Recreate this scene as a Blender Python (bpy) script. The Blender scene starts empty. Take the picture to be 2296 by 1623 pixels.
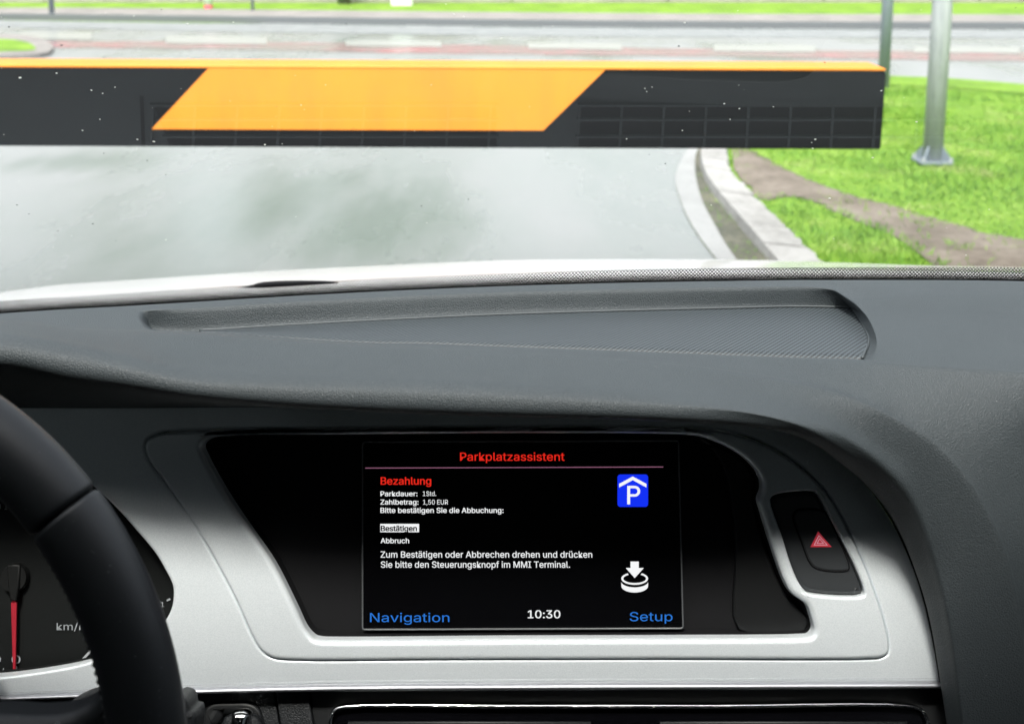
import bpy, bmesh, math, random
import numpy as np
from mathutils import Vector, Matrix

random.seed(7)
rng = np.random.default_rng(7)
C = bpy.context.scene.collection
sc = bpy.context.scene
R = math.radians

# ------------------------------------------------------------------ camera
F_PX, TH = 2525.0, R(8.0)                  # focal length and pitch, in units of a 2296 px wide picture
YP = -110 + F_PX * math.tan(TH)            # row of the optical axis (vertical lens shift keeps uprights upright)
EYE = np.array([0.0, 0.0, 1.25])
cam_d = bpy.data.cameras.new('camera')
cam = bpy.data.objects.new('camera', cam_d)
C.objects.link(cam)
cam.location = EYE
cam.rotation_euler = (R(90) - TH, 0, 0)
cam_d.sensor_width = 36
cam_d.lens = 36 * F_PX / 2296
cam_d.shift_y = -(811.5 - YP) / 2296
cam_d.clip_start, cam_d.clip_end = 0.02, 2000
cam_d.dof.use_dof = True
cam_d.dof.focus_distance = 0.78
cam_d.dof.aperture_fstop = 11.5
sc.camera = cam

# ------------------------------------------------------------------ sky, sun, exposure
SUN_EL, SUN_AZ = R(63), R(14)               # the sun stands behind the driver, a little to the left
w = bpy.data.worlds.new('World')
sc.world = w
w.use_nodes = True
nt = w.node_tree
bg = nt.nodes['Background']
sky = nt.nodes.new('ShaderNodeTexSky')
sky.sky_type = 'NISHITA'
sky.sun_disc = False
sky.sun_elevation = SUN_EL
sky.sun_rotation = R(180) + SUN_AZ
sky.dust_density = 4.0
hsv = nt.nodes.new('ShaderNodeHueSaturation')
hsv.inputs['Saturation'].default_value = 0.30
nt.links.new(sky.outputs[0], hsv.inputs['Color'])
nt.links.new(hsv.outputs[0], bg.inputs[0])
bg.inputs[1].default_value = 0.13
sun_d = bpy.data.lights.new('sun', 'SUN')
sun = bpy.data.objects.new('sun', sun_d)
C.objects.link(sun)
sun_d.energy = 1.5
sun_d.angle = R(10)
sun_d.color = (1.0, 0.96, 0.90)
sdir = Vector((-math.sin(SUN_AZ) * math.cos(SUN_EL), -math.cos(SUN_AZ) * math.cos(SUN_EL), math.sin(SUN_EL)))
sun.rotation_euler = sdir.to_track_quat('Z', 'Y').to_euler()
sun.location = (0, -10, 20)
EXPO = 1.75
sc.view_settings.view_transform = 'Standard'
sc.view_settings.look = 'None'
sc.view_settings.exposure = EXPO
sc.view_settings.gamma = 1
sc.view_settings.use_curve_mapping = False
GLOW = 1 / 2 ** EXPO                       # screen brightness that shows its colours as they are

# ------------------------------------------------------------------ picture rays -> places
def ray(px, py):
    x, v = (px - 1148) / F_PX, -(py - YP) / F_PX
    return np.array([x, math.cos(TH) + v * math.sin(TH), -math.sin(TH) + v * math.cos(TH)])
def at_y(px, py, y):
    d = ray(px, py); return EYE + d * (y / d[1])
def at_z(px, py, z):
    d = ray(px, py); return EYE + d * ((z - EYE[2]) / d[2])
def at_plane(px, py, o, n):
    d = ray(px, py); return EYE + d * (np.dot(o - EYE, n) / np.dot(d, n))

# ------------------------------------------------------------------ materials
def mat(name, col=(.5, .5, .5), rough=.5, metal=0., spec=.5, emit=None, strength=1., coat=0.):
    m = bpy.data.materials.new(name); m.use_nodes = True
    b = m.node_tree.nodes['Principled BSDF']
    b.inputs['Base Color'].default_value = (*col, 1)
    b.inputs['Roughness'].default_value = rough
    b.inputs['Metallic'].default_value = metal
    b.inputs['Specular IOR Level'].default_value = spec
    b.inputs['Coat Weight'].default_value = coat
    if emit:
        b.inputs['Emission Color'].default_value = (*emit, 1)
        b.inputs['Emission Strength'].default_value = strength
    return m
def N(m, t, **kw):
    n = m.node_tree.nodes.new(t)
    for k, v in kw.items(): setattr(n, k, v)
    return n
def L(m, a, b): m.node_tree.links.new(a, b)
def bsdf(m): return m.node_tree.nodes['Principled BSDF']
def coords(m, kind='Object', scale=(1, 1, 1), rot=(0, 0, 0)):
    t = N(m, 'ShaderNodeTexCoord'); mp = N(m, 'ShaderNodeMapping')
    mp.inputs['Scale'].default_value = scale; mp.inputs['Rotation'].default_value = rot
    L(m, t.outputs[kind], mp.inputs[0]); return mp.outputs[0]
def noise(m, vec, scale, detail=4, rough=.55):
    n = N(m, 'ShaderNodeTexNoise'); n.inputs['Scale'].default_value = scale
    n.inputs['Detail'].default_value = detail; n.inputs['Roughness'].default_value = rough
    L(m, vec, n.inputs['Vector']); return n.outputs['Fac']
def ramp(m, fac, stops):
    r = N(m, 'ShaderNodeValToRGB'); e = r.color_ramp.elements
    while len(e) > 1: e.remove(e[-1])
    e[0].position = stops[0][0]; e[0].color = (*stops[0][1], 1)
    for p, c in stops[1:]:
        q = e.new(p); q.color = (*c, 1)
    L(m, fac, r.inputs[0]); return r.outputs[0]
def math_(m, op, a, b=None, c=None):
    n = N(m, 'ShaderNodeMath', operation=op)
    for i, x in enumerate((a, b, c)):
        if x is None: continue
        if isinstance(x, (int, float)): n.inputs[i].default_value = x
        else: L(m, x, n.inputs[i])
    return n.outputs[0]
def mix(m, fac, a, b):
    n = N(m, 'ShaderNodeMix', data_type='RGBA')
    if isinstance(fac, (int, float)): n.inputs[0].default_value = fac
    else: L(m, fac, n.inputs[0])
    for s, x in ((6, a), (7, b)):
        if isinstance(x, tuple): n.inputs[s].default_value = (*x, 1)
        else: L(m, x, n.inputs[s])
    return n.outputs[2]
def bump(m, h, strength, dist):
    n = N(m, 'ShaderNodeBump'); n.inputs['Strength'].default_value = strength; n.inputs['Distance'].default_value = dist
    L(m, h, n.inputs['Height']); L(m, n.outputs[0], bsdf(m).inputs['Normal'])

def leather(name, col, rough, scale, strength):
    m = mat(name, col, rough)
    v = coords(m)
    vo = N(m, 'ShaderNodeTexVoronoi', feature='DISTANCE_TO_EDGE'); vo.inputs['Scale'].default_value = scale
    wob = N(m, 'ShaderNodeTexNoise'); wob.inputs['Scale'].default_value = scale * .8
    L(m, v, wob.inputs['Vector'])
    ad = N(m, 'ShaderNodeMix', data_type='VECTOR'); ad.inputs[0].default_value = .012 * 300 / scale * .3
    L(m, v, ad.inputs[4]); L(m, wob.outputs['Color'], ad.inputs[5]); L(m, ad.outputs[1], vo.inputs['Vector'])
    h = math_(m, 'MINIMUM', math_(m, 'MULTIPLY', vo.outputs['Distance'], 5.0), 1.0)
    n2 = noise(m, v, scale * 2.2, 3)
    bump(m, math_(m, 'ADD', h, math_(m, 'MULTIPLY', n2, .7)), strength, .0006)
    n3 = noise(m, v, 14, 3)
    c = mix(m, n3, tuple(x * .88 for x in col), tuple(x * 1.12 for x in col))
    dust = noise(m, v, 900, 1)
    c = mix(m, math_(m, 'MULTIPLY', math_(m, 'GREATER_THAN', dust, .78), .5), c, (.25, .26, .26))
    L(m, c, bsdf(m).inputs['Base Color'])
    return m
M = {}
M['dash'] = leather('dash_vinyl', (0.031, 0.039, 0.043), .60, 680, .38)
M['grille_rim'] = mat('grille_rim', (.042, .050, .054), .5)
M['dash_fine'] = leather('fine_vinyl', (0.031, 0.039, 0.043), .65, 800, .3)
M['wheel'] = leather('wheel_leather', (.012, .014, .016), .50, 900, .10)
M['lower'] = leather('lower_plastic', (.013, .015, .017), .55, 600, .35)
M['black'] = mat('black_plastic', (.010, .011, .012), .45)
M['cheek'] = mat('cheek_plastic', (.006, .0065, .007), .5, spec=.3)
M['matte'] = mat('matte_black', (.006, .006, .007), .8, spec=.2)
M['gloss'] = mat('black_glass', (.003, .003, .004), .12, spec=.35)
M['screen'] = mat('screen_glass', (.0015, .0015, .002), .25, spec=.15)
M['bezel'] = mat('screen_rim', (.09, .095, .10), .25, spec=.6)
m = M['silver'] = mat('brushed_silver', (.80, .83, .83), .38, metal=.30)
v = coords(m); fl = noise(m, v, 2600, 1)
bump(m, fl, .10, .0003)
L(m, ramp(m, noise(m, v, 1800, 1), [(.3, (.72, .77, .80)), (.7, (.84, .885, .91))]), bsdf(m).inputs['Base Color'])
M['silver_lip'] = mat('satin_lip', (.42, .43, .46), .38, metal=.8)
v = coords(M['silver_lip']); bump(M['silver_lip'], noise(M['silver_lip'], v, 2400, 1), .25, .0004)
M['chrome'] = mat('chrome', (.85, .86, .87), .09, metal=1.)
M['switch'] = mat('switch_plastic', (.034, .037, .040), .38)
M['dial'] = mat('dial_black', (.006, .007, .007), .55, spec=.2)
M['hub'] = mat('needle_hub', (.006, .0065, .0065), .5, spec=.3)
M['needle'] = mat('needle_red', (.30, .010, .022), .5, emit=(.30, .004, .016), strength=.15 * GLOW)
M['print'] = mat('dial_print', (.30, .32, .34), .6)
M['print_bright'] = mat('dial_print_bright', (.40, .42, .44), .6)
M['stitch'] = mat('thread_grey', (.045, .048, .05), .7)
M['paint'] = mat('white_paint', (.90, .905, .91), .25, coat=.6)
M['headliner'] = mat('headliner_cloth', (.02, .02, .021), .9, spec=.1)
M['hazred'] = mat('hazard_red', (.62, .045, .06), .5, emit=(.42, .03, .05), strength=.55 * GLOW)
M['hazpink'] = mat('hazard_pink', (.80, .50, .58), .5, emit=(.60, .33, .40), strength=.55 * GLOW)
def glow(name, col): return mat(name, (0, 0, 0), .5, spec=0, emit=col, strength=GLOW)
M['t_red'] = glow('text_red', (.80, .022, .012)); M['t_white'] = glow('text_white', (.93, .94, .95))
M['t_blue'] = glow('text_blue', (.028, .18, .62)); M['t_pblue'] = glow('sign_blue', (.007, .032, .90))
M['t_line'] = glow('line_mauve', (.30, .12, .20)); M['t_black'] = mat('text_black', (.002, .002, .002), .9, spec=0)

# speaker grille: fine diagonal rows of holes
m = M['grille'] = mat('grille_mesh', (.05, .06, .065), .55)
tc = N(m, 'ShaderNodeTexCoord'); sx = N(m, 'ShaderNodeSeparateXYZ'); L(m, tc.outputs['Object'], sx.inputs[0])
a1 = math_(m, 'ADD', math_(m, 'MULTIPLY', sx.outputs[0], .80), math_(m, 'MULTIPLY', sx.outputs[1], -.60))
a2 = math_(m, 'ADD', math_(m, 'MULTIPLY', sx.outputs[0], .60), math_(m, 'MULTIPLY', sx.outputs[1], .80))
s1 = math_(m, 'SINE', math_(m, 'MULTIPLY', a1, 2 * math.pi / .0028)); s2 = math_(m, 'SINE', math_(m, 'MULTIPLY', a2, 2 * math.pi / .0034))
hole = math_(m, 'ADD', s1, math_(m, 'MULTIPLY', s2, .45))
hf = math_(m, 'GREATER_THAN', hole, .15)
L(m, mix(m, hf, (.050, .062, .068), (.008, .010, .012)), bsdf(m).inputs['Base Color'])
bump(m, math_(m, 'MULTIPLY', hole, -.5), .4, .0006)

# windscreen: clear sheet with the mirror of a pane of glass (both faces counted)
def glass_mat(name):
    m = bpy.data.materials.new(name); m.use_nodes = True
    m.node_tree.nodes.remove(bsdf(m))
    out = m.node_tree.nodes['Material Output']
    g = N(m, 'ShaderNodeNewGeometry'); d = N(m, 'ShaderNodeVectorMath', operation='DOT_PRODUCT')
    L(m, g.outputs['Incoming'], d.inputs[0]); L(m, g.outputs['Normal'], d.inputs[1])
    c = math_(m, 'ABSOLUTE', d.outputs['Value'])
    p = math_(m, 'POWER', math_(m, 'SUBTRACT', 1.0, c), 5.0)
    f = math_(m, 'MULTIPLY', math_(m, 'ADD', math_(m, 'MULTIPLY', p, .96), .04), 1.2)
    f = math_(m, 'MINIMUM', f, 1.0)
    tr = N(m, 'ShaderNodeBsdfTransparent'); tr.inputs[0].default_value = (.965, .985, .975, 1)
    gl = N(m, 'ShaderNodeBsdfGlossy'); gl.inputs['Roughness'].default_value = 0
    mx = N(m, 'ShaderNodeMixShader'); L(m, f, mx.inputs[0]); L(m, tr.outputs[0], mx.inputs[1]); L(m, gl.outputs[0], mx.inputs[2])
    L(m, mx.outputs[0], out.inputs['Surface'])
    return m
M['glass'] = glass_mat('windscreen_glass')

m = M['shade_pane'] = bpy.data.materials.new('cabin_shade_glass'); m.use_nodes = True  # unseen side and rear panes, made nearly opaque to keep skylight off the fascia
tr = N(m, 'ShaderNodeBsdfTransparent'); tr.inputs[0].default_value = (.04, .045, .045, 1)
m.node_tree.nodes.remove(bsdf(m)); L(m, tr.outputs[0], m.node_tree.nodes['Material Output'].inputs['Surface'])

# printed dots along the foot of the windscreen
m = M['frit'] = bpy.data.materials.new('frit_dots'); m.use_nodes = True
m.node_tree.nodes.remove(bsdf(m))
uv = N(m, 'ShaderNodeUVMap'); s = N(m, 'ShaderNodeSeparateXYZ'); L(m, uv.outputs[0], s.inputs[0])
def cell(ou, ov):
    fu = math_(m, 'SUBTRACT', math_(m, 'FRACT', math_(m, 'ADD', s.outputs[0], ou)), .5)
    fv = math_(m, 'MULTIPLY', math_(m, 'SUBTRACT', math_(m, 'FRACT', math_(m, 'ADD', s.outputs[1], ov)), .5), 1.0)
    return math_(m, 'SQRT', math_(m, 'ADD', math_(m, 'MULTIPLY', fu, fu), math_(m, 'MULTIPLY', fv, fv)))
dd = math_(m, 'MINIMUM', cell(0, 0), cell(.5, .5))
rad = math_(m, 'ADD', math_(m, 'MULTIPLY', s.outputs[2], 0), math_(m, 'ADD', .01, math_(m, 'MULTIPLY', s.outputs[1], .070)))
holef = math_(m, 'LESS_THAN', dd, rad)
tr = N(m, 'ShaderNodeBsdfTransparent'); df = N(m, 'ShaderNodeBsdfDiffuse'); df.inputs[0].default_value = (.012, .013, .014, 1)
mx = N(m, 'ShaderNodeMixShader'); L(m, holef, mx.inputs[0]); L(m, df.outputs[0], mx.inputs[1]); L(m, tr.outputs[0], mx.inputs[2])
L(m, mx.outputs[0], m.node_tree.nodes['Material Output'].inputs['Surface'])

# outside
m = M['asphalt'] = mat('wet_asphalt', (.30, .32, .31), .35, spec=.5)
v = coords(m)
vs = coords(m, scale=(1.0, .35, 1))
n1 = noise(m, vs, .8, 5, .6); n2 = noise(m, v, 40, 4)
c = ramp(m, n1, [(.34, (0.177, 0.205, 0.181)), (.48, (0.228, 0.246, 0.233)), (.60, (0.270, 0.279, 0.274))])
def mirror_smear(cx_, cy_, rx, ry):  # soft oval that paints the trees' dark reflection on the road
    t_ = N(m, 'ShaderNodeTexCoord'); q_ = N(m, 'ShaderNodeMapping', vector_type='POINT')
    q_.inputs['Location'].default_value = (-cx_ / rx, -cy_ / ry, 0); q_.inputs['Scale'].default_value = (1 / rx, 1 / ry, 1)
    L(m, t_.outputs['Object'], q_.inputs[0]); ln = N(m, 'ShaderNodeVectorMath', operation='LENGTH'); L(m, q_.outputs[0], ln.inputs[0])
    e_ = math_(m, 'SUBTRACT', 1.25, math_(m, 'ADD', ln.outputs['Value'], math_(m, 'MULTIPLY', math_(m, 'SUBTRACT', n3, .5), 2.2)))
    return math_(m, 'MAXIMUM', math_(m, 'MINIMUM', e_, 1.0), 0.0)
n3 = noise(m, coords(m, scale=(2.2, .45, 1)), 2.0, 5, .55)
d1 = math_(m, 'MAXIMUM', mirror_smear(-.62, 5.1, .42, .95), math_(m, 'MULTIPLY', mirror_smear(-1.08, 5.6, .30, .9), .8))
d1 = math_(m, 'MAXIMUM', d1, math_(m, 'MULTIPLY', mirror_smear(-2.6, 6.6, .5, .35), .8))
c = mix(m, math_(m, 'MULTIPLY', d1, .72), c, (.09, .125, .09))  # greenish reflection mixed into the asphalt colour
c = mix(m, math_(m, 'MULTIPLY', n2, .35), c, (.18, .19, .185))
L(m, c, bsdf(m).inputs['Base Color'])
L(m, ramp(m, n1, [(.35, (.17,) * 3), (.6, (.36,) * 3)]), bsdf(m).inputs['Roughness'])
bump(m, n2, .15, .01)
def ground_mat(name, stops, sc1, sc2, rough=.85):
    m = mat(name, rough=rough, spec=.25); v = coords(m)
    f = math_(m, 'ADD', math_(m, 'MULTIPLY', noise(m, v, sc1, 5), .6), math_(m, 'MULTIPLY', noise(m, v, sc2, 5), .4))
    L(m, ramp(m, f, stops), bsdf(m).inputs['Base Color'])
    bump(m, noise(m, v, sc2, 5), .4, .02)
    return m
M['turf'] = ground_mat('turf', [(.33, (0.081, 0.135, 0.023)), (.47, (0.126, 0.243, 0.018)), (.62, (0.198, 0.324, 0.036))], 1.8, 14)
M['soil'] = ground_mat('trodden_soil', [(.33, (.10, .12, .04)), (.42, (.15, .125, .09)), (.52, (.22, .185, .145)), (.65, (.30, .26, .215))], 3.5, 22)
m = M['dirt'] = ground_mat('patchy_dirt', [(.33, (0.094, 0.078, 0.058)), (.5, (0.172, 0.144, 0.117)), (.65, (0.234, 0.203, 0.168))], 3.5, 22)
uv = N(m, 'ShaderNodeUVMap'); s_ = N(m, 'ShaderNodeSeparateXYZ'); L(m, uv.outputs[0], s_.inputs[0])
e_ = math_(m, 'MULTIPLY', math_(m, 'ABSOLUTE', math_(m, 'SUBTRACT', s_.outputs[0], .5)), 1.5)
nz = math_(m, 'ADD', math_(m, 'MULTIPLY', noise(m, coords(m), 4.5, 6, .7), 1.5), math_(m, 'MULTIPLY', noise(m, coords(m), 30, 3), .25))
L(m, math_(m, 'MINIMUM', math_(m, 'MAXIMUM', math_(m, 'MULTIPLY', math_(m, 'SUBTRACT', math_(m, 'ADD', nz, -.04), e_), 7.0), 0.0), 1.0), bsdf(m).inputs['Alpha'])
M['damp_soil'] = ground_mat('damp_soil', [(.35, (.05, .055, .04)), (.5, (.10, .10, .075)), (.65, (.17, .16, .12))], 4, 30)
M['kerb'] = ground_mat('kerb_stone', [(.35, (0.224, 0.220, 0.208)), (.5, (0.320, 0.316, 0.304)), (.65, (0.384, 0.380, 0.368))], 3, 25)
M['gutter'] = ground_mat('gutter_concrete', [(.35, (0.187, 0.200, 0.200)), (.55, (0.238, 0.251, 0.251)), (.7, (0.281, 0.293, 0.293))], 3, 30, .5)
M['gutter_pale'] = ground_mat('pale_gutter', [(.35, (0.266, 0.270, 0.266)), (.55, (0.318, 0.322, 0.318)), (.7, (0.355, 0.359, 0.355))], 3, 30, .55)
M['pave'] = ground_mat('paving', [(.35, (0.170, 0.162, 0.153)), (.5, (0.230, 0.217, 0.204)), (.65, (0.281, 0.264, 0.251))], 2, 20)
M['darkkerb'] = mat('dark_kerb', (.11, .12, .125), .7)
M['redlane'] = ground_mat('red_lane', [(.36, (0.198, 0.198, 0.180)), (.52, (0.25, 0.160, 0.160)), (.60, (0.35, 0.135, 0.150)), (.70, (0.46, 0.100, 0.125))], .5, 3, .22)
M['marking'] = mat('road_paint', (.30, .31, .285), .3)
M['wall'] = ground_mat('wall_render', [(.35, (0.225, 0.207, 0.180)), (.5, (0.297, 0.270, 0.239)), (.65, (0.360, 0.333, 0.297))], .9, 8)
m = M['blade'] = mat('grass_blades', (.14, .38, .02), .6, spec=.3)
v = coords(m)
L(m, ramp(m, math_(m, 'ADD', math_(m, 'MULTIPLY', noise(m, v, 2.0, 5, .65), .75), math_(m, 'MULTIPLY', noise(m, v, 60, 1), .25)),
   [(.34, (.065, .14, .016)), (.45, (.125, .275, .022)), (.55, (.20, .345, .04)), (.63, (.32, .36, .13))]), bsdf(m).inputs['Base Color'])
bsdf(m).inputs['Subsurface Weight'].default_value = 0
m = M['orange'] = mat('orange_foil', (.78, .25, .022), .5, spec=.3); v = coords(m, scale=(1, 1, .25))
L(m, ramp(m, noise(m, v, 9, 6, .65), [(.30, (.66, .215, .022)), (.55, (.73, .24, .020)), (.75, (.75, .255, .028))]), bsdf(m).inputs['Base Color'])
M['boomblack'] = mat('black_foil', (.008, .009, .010), .7, spec=.08)
M['bluegrey'] = mat('blue_grey_steel', (.22, .26, .30), .5, metal=.3)
m = M['galv'] = mat('galvanised_steel', (.40, .44, .45), .55, metal=.1); v = coords(m, scale=(1, 1, .15))
L(m, ramp(m, noise(m, v, 30, 4), [(.35, (.30, .32, .335)), (.65, (.40, .42, .435))]), bsdf(m).inputs['Base Color'])
M['red'] = mat('red_paint', (.55, .03, .08), .5); M['white'] = mat('white_gloss', (.78, .80, .80), .4)
M['speck_pale'] = mat('speck_pale', (.75, .76, .70), .5); M['speck_dark'] = mat('speck_dark', (.03, .035, .03), .5)
M['leaf'] = ground_mat('ivy_leaf', [(.35, (.03, .09, .02)), (.6, (.07, .18, .04))], 12, 40)
M['bark'] = mat('bark', (.10, .085, .065), .9)
M['tyre'] = mat('tyre_rubber', (.012, .012, .012), .8)

# ------------------------------------------------------------------ mesh helpers
def put(name, me, m=None, parent=None, smooth=True):
    if not isinstance(me, bpy.types.Mesh):
        me2 = bpy.data.meshes.new(name); me.to_mesh(me2); me.free(); me = me2
    me.name = name
    o = bpy.data.objects.new(name, me); C.objects.link(o)
    if m: me.materials.append(M[m] if isinstance(m, str) else m)
    if smooth:
        me.polygons.foreach_set('use_smooth', [True] * len(me.polygons))
    if parent:
        o.parent = parent
        off = Vector(parent.location) if parent.parent is None else Vector((0, 0, 0))
        o.matrix_parent_inverse = Matrix.Translation(-off)
    return o
def from_lists(vs, fs):
    bm = bmesh.new(); vv = [bm.verts.new(tuple(map(float, p))) for p in vs]
    for f in fs:
        try: bm.faces.new([vv[i] for i in f])
        except ValueError: pass
    return bm
def thing(name, label, cat, loc=(0, 0, 0), group=None):
    o = bpy.data.objects.new(name, None); C.objects.link(o); o.location = loc; o.empty_display_size = .1
    return tag(o, label, cat, group)
def tag(o, label, cat, group=None):
    o['label'] = label; o['category'] = cat
    if group: o['group'] = group
    return o
def struct(o, kind='structure'): o['kind'] = kind; return o

def pchip(y, n):
    """rows of control points -> n samples, without overshoot"""
    y = np.asarray(y, float); k = len(y); d = np.diff(y, axis=0); s = np.zeros_like(y)
    a, b = d[:-1], d[1:]
    same = a * b > 0
    s[1:-1] = np.where(same, 2 * a * b / np.where(same, a + b, 1), 0)
    s[0], s[-1] = d[0], d[-1]
    t = np.linspace(0, k - 1, n); i = np.minimum(t.astype(int), k - 2); u = (t - i)[:, None] if y.ndim == 2 else (t - i)[:, None, None]
    h00 = 2 * u**3 - 3 * u**2 + 1; h10 = u**3 - 2 * u**2 + u; h01 = -2 * u**3 + 3 * u**2; h11 = u**3 - u**2
    return h00 * y[i] + h10 * s[i] + h01 * y[i + 1] + h11 * s[i + 1]
def catmull(pts, n, closed=False):
    p = np.asarray(pts, float); k = len(p); out = []
    segs = k if closed else k - 1
    for i in range(segs):
        if closed: p0, p1, p2, p3 = p[i - 1], p[i], p[(i + 1) % k], p[(i + 2) % k]
        else: p0, p1, p2, p3 = p[max(i - 1, 0)], p[i], p[i + 1], p[min(i + 2, k - 1)]
        t0 = 0.; al = .5
        dd = lambda a, b: max(np.linalg.norm(b - a), 1e-6) ** al
        t1 = t0 + dd(p0, p1); t2 = t1 + dd(p1, p2); t3 = t2 + dd(p2, p3)
        for q in range(n):
            t = t1 + (t2 - t1) * q / n
            A1 = (t1 - t) / (t1 - t0) * p0 + (t - t0) / (t1 - t0) * p1
            A2 = (t2 - t) / (t2 - t1) * p1 + (t - t1) / (t2 - t1) * p2
            A3 = (t3 - t) / (t3 - t2) * p2 + (t - t2) / (t3 - t2) * p3
            B1 = (t2 - t) / (t2 - t0) * A1 + (t - t0) / (t2 - t0) * A2
            B2 = (t3 - t) / (t3 - t1) * A2 + (t - t1) / (t3 - t1) * A3
            out.append((t2 - t) / (t2 - t1) * B1 + (t - t1) / (t2 - t1) * B2)
    if not closed: out.append(p[-1])
    return np.array(out)
def grid(G):
    G = np.asarray(G); a, b = G.shape[:2]
    vs = G.reshape(-1, 3)
    fs = [(i * b + j, i * b + j + 1, (i + 1) * b + j + 1, (i + 1) * b + j) for i in range(a - 1) for j in range(b - 1)]
    return from_lists(vs, fs)
def tube(bm, pts, r, seg=10, closed=False, cap=True):
    pts = [Vector(p) for p in pts]; k = len(pts); rings = []
    rr = r if hasattr(r, '__len__') else [r] * k
    up = None
    for i, p in enumerate(pts):
        a = pts[i - 1] if (i or closed) else p; b = pts[(i + 1) % k] if (i < k - 1 or closed) else p
        t = (b - a).normalized()
        if up is None: up = t.orthogonal().normalized()
        up = (up - t * up.dot(t)).normalized(); sd = t.cross(up)
        rings.append([bm.verts.new(p + (up * math.cos(q) + sd * math.sin(q)) * rr[i]) for q in (2 * math.pi * s / seg for s in range(seg))])
    for i in range(k if closed else k - 1):
        A, B = rings[i], rings[(i + 1) % k]
        for s_ in range(seg): bm.faces.new((A[s_], A[(s_ + 1) % seg], B[(s_ + 1) % seg], B[s_]))
    if cap and not closed:
        bm.faces.new(rings[0][::-1]); bm.faces.new(rings[-1])
def box(bm, lo, hi, bev=0.):
    lo, hi = Vector(lo), Vector(hi)
    r = bmesh.ops.create_cube(bm, size=1); vs = r['verts']
    for v_ in vs: v_.co = Vector(((lo[i] + hi[i]) / 2 + v_.co[i] * (hi[i] - lo[i]) for i in range(3)))
    if bev: bmesh.ops.bevel(bm, geom=list({e for v_ in vs for e in v_.link_edges}), offset=bev, segments=3, affect='EDGES', profile=.5)
def cyl(bm, p, r0, r1, h, seg=24, axis='z'):
    r = bmesh.ops.create_cone(bm, cap_ends=True, segments=seg, radius1=r0, radius2=r1, depth=h)
    for v_ in r['verts']:
        c_ = v_.co.copy()
        if axis == 'x': c_ = Vector((c_.z, c_.x, c_.y))
        if axis == 'y': c_ = Vector((c_.x, c_.z, c_.y))
        v_.co = c_ + Vector(p)

FONT = {}
try:                                      # the sans face that comes with Blender itself; without it the built-in one serves
    FONT['sans'] = bpy.data.fonts.load(bpy.utils.system_resource('DATAFILES') + '/fonts/Inter.woff2')
except Exception:
    pass
class Plane:
    """a working plane: origin, sideways axis, upward axis, normal towards the viewer"""
    def __init__(s, o, e1, e2):
        s.o = np.array(o, float); s.e1 = np.array(e1, float) / np.linalg.norm(e1); e2 = np.array(e2, float)
        e2 = e2 - s.e1 * e2.dot(s.e1); s.e2 = e2 / np.linalg.norm(e2); s.n = np.cross(s.e1, s.e2)
    def uv(s, px, py, h=0.):
        p = at_plane(px, py, s.o + s.n * h, s.n) - s.o; return np.array([p.dot(s.e1), p.dot(s.e2)])
    def xyz(s, uv, h=0.): return s.o + s.e1 * uv[0] + s.e2 * uv[1] + s.n * h
def inset(loop, d):
    p = np.asarray(loop); a = np.roll(p, 1, 0); b = np.roll(p, -1, 0)
    e0 = p - a; e1 = b - p
    n0 = np.stack([-e0[:, 1], e0[:, 0]], 1); n1 = np.stack([-e1[:, 1], e1[:, 0]], 1)
    n0 /= np.linalg.norm(n0, axis=1)[:, None] + 1e-12; n1 /= np.linalg.norm(n1, axis=1)[:, None] + 1e-12
    n = n0 + n1; ln = np.linalg.norm(n, axis=1)[:, None]; n /= ln + 1e-9
    k = 1 / np.maximum((n * n0).sum(1), .6)[:, None]
    area = (p[:, 0] * b[:, 1] - b[:, 0] * p[:, 1]).sum()
    return p + n * k * d * (1 if area > 0 else -1)
def plate(P, outer, holes=(), h=0., r=.001, depth=.004, hole_r=None, seg=5, dome=0.):
    """slab lying on plane P with rounded edges; loops are 2-D points on P"""
    bm = bmesh.new(); edges = []
    for q, lp in enumerate([outer] + list(holes)):
        rr = r if q == 0 or hole_r is None else hole_r[q - 1] if isinstance(hole_r, tuple) else hole_r
        sg = 1 if q == 0 else -1
        prof = [(0, h - depth)] + [(rr * (1 - math.cos(a)), h - rr + rr * math.sin(a)) for a in np.linspace(0, math.pi / 2, seg)] + [(rr + .0005, h)]
        rings = []
        for ins, hh in prof:
            l2 = inset(lp, sg * ins) if ins else np.asarray(lp)
            rings.append([bm.verts.new(P.xyz(u, hh)) for u in l2])
        for A, B in zip(rings[:-1], rings[1:]):
            for i in range(len(A)):
                j = (i + 1) % len(A); bm.faces.new((A[i], A[j], B[j], B[i]))
        k = len(rings[-1])
        for i in range(k):
            edges.append(bm.edges.get((rings[-1][i], rings[-1][(i + 1) % k])))
    bmesh.ops.triangle_fill(bm, use_beauty=True, use_dissolve=False, edges=edges, normal=Vector(P.n))
    bmesh.ops.recalc_face_normals(bm, faces=bm.faces)
    return bm
def loop(P, pts, n=4, h=0., sharp=False):
    q = [P.uv(x, y, h) for x, y in pts]
    return np.array(q) if sharp else catmull(q, n, True)
def polygon(bm, P, pts, h, raw=False):
    vs = [bm.verts.new(P.xyz(u if raw else P.uv(*u, h), h)) for u in pts]
    f = bm.faces.new(vs); bmesh.ops.triangulate(bm, faces=[f])
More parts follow.
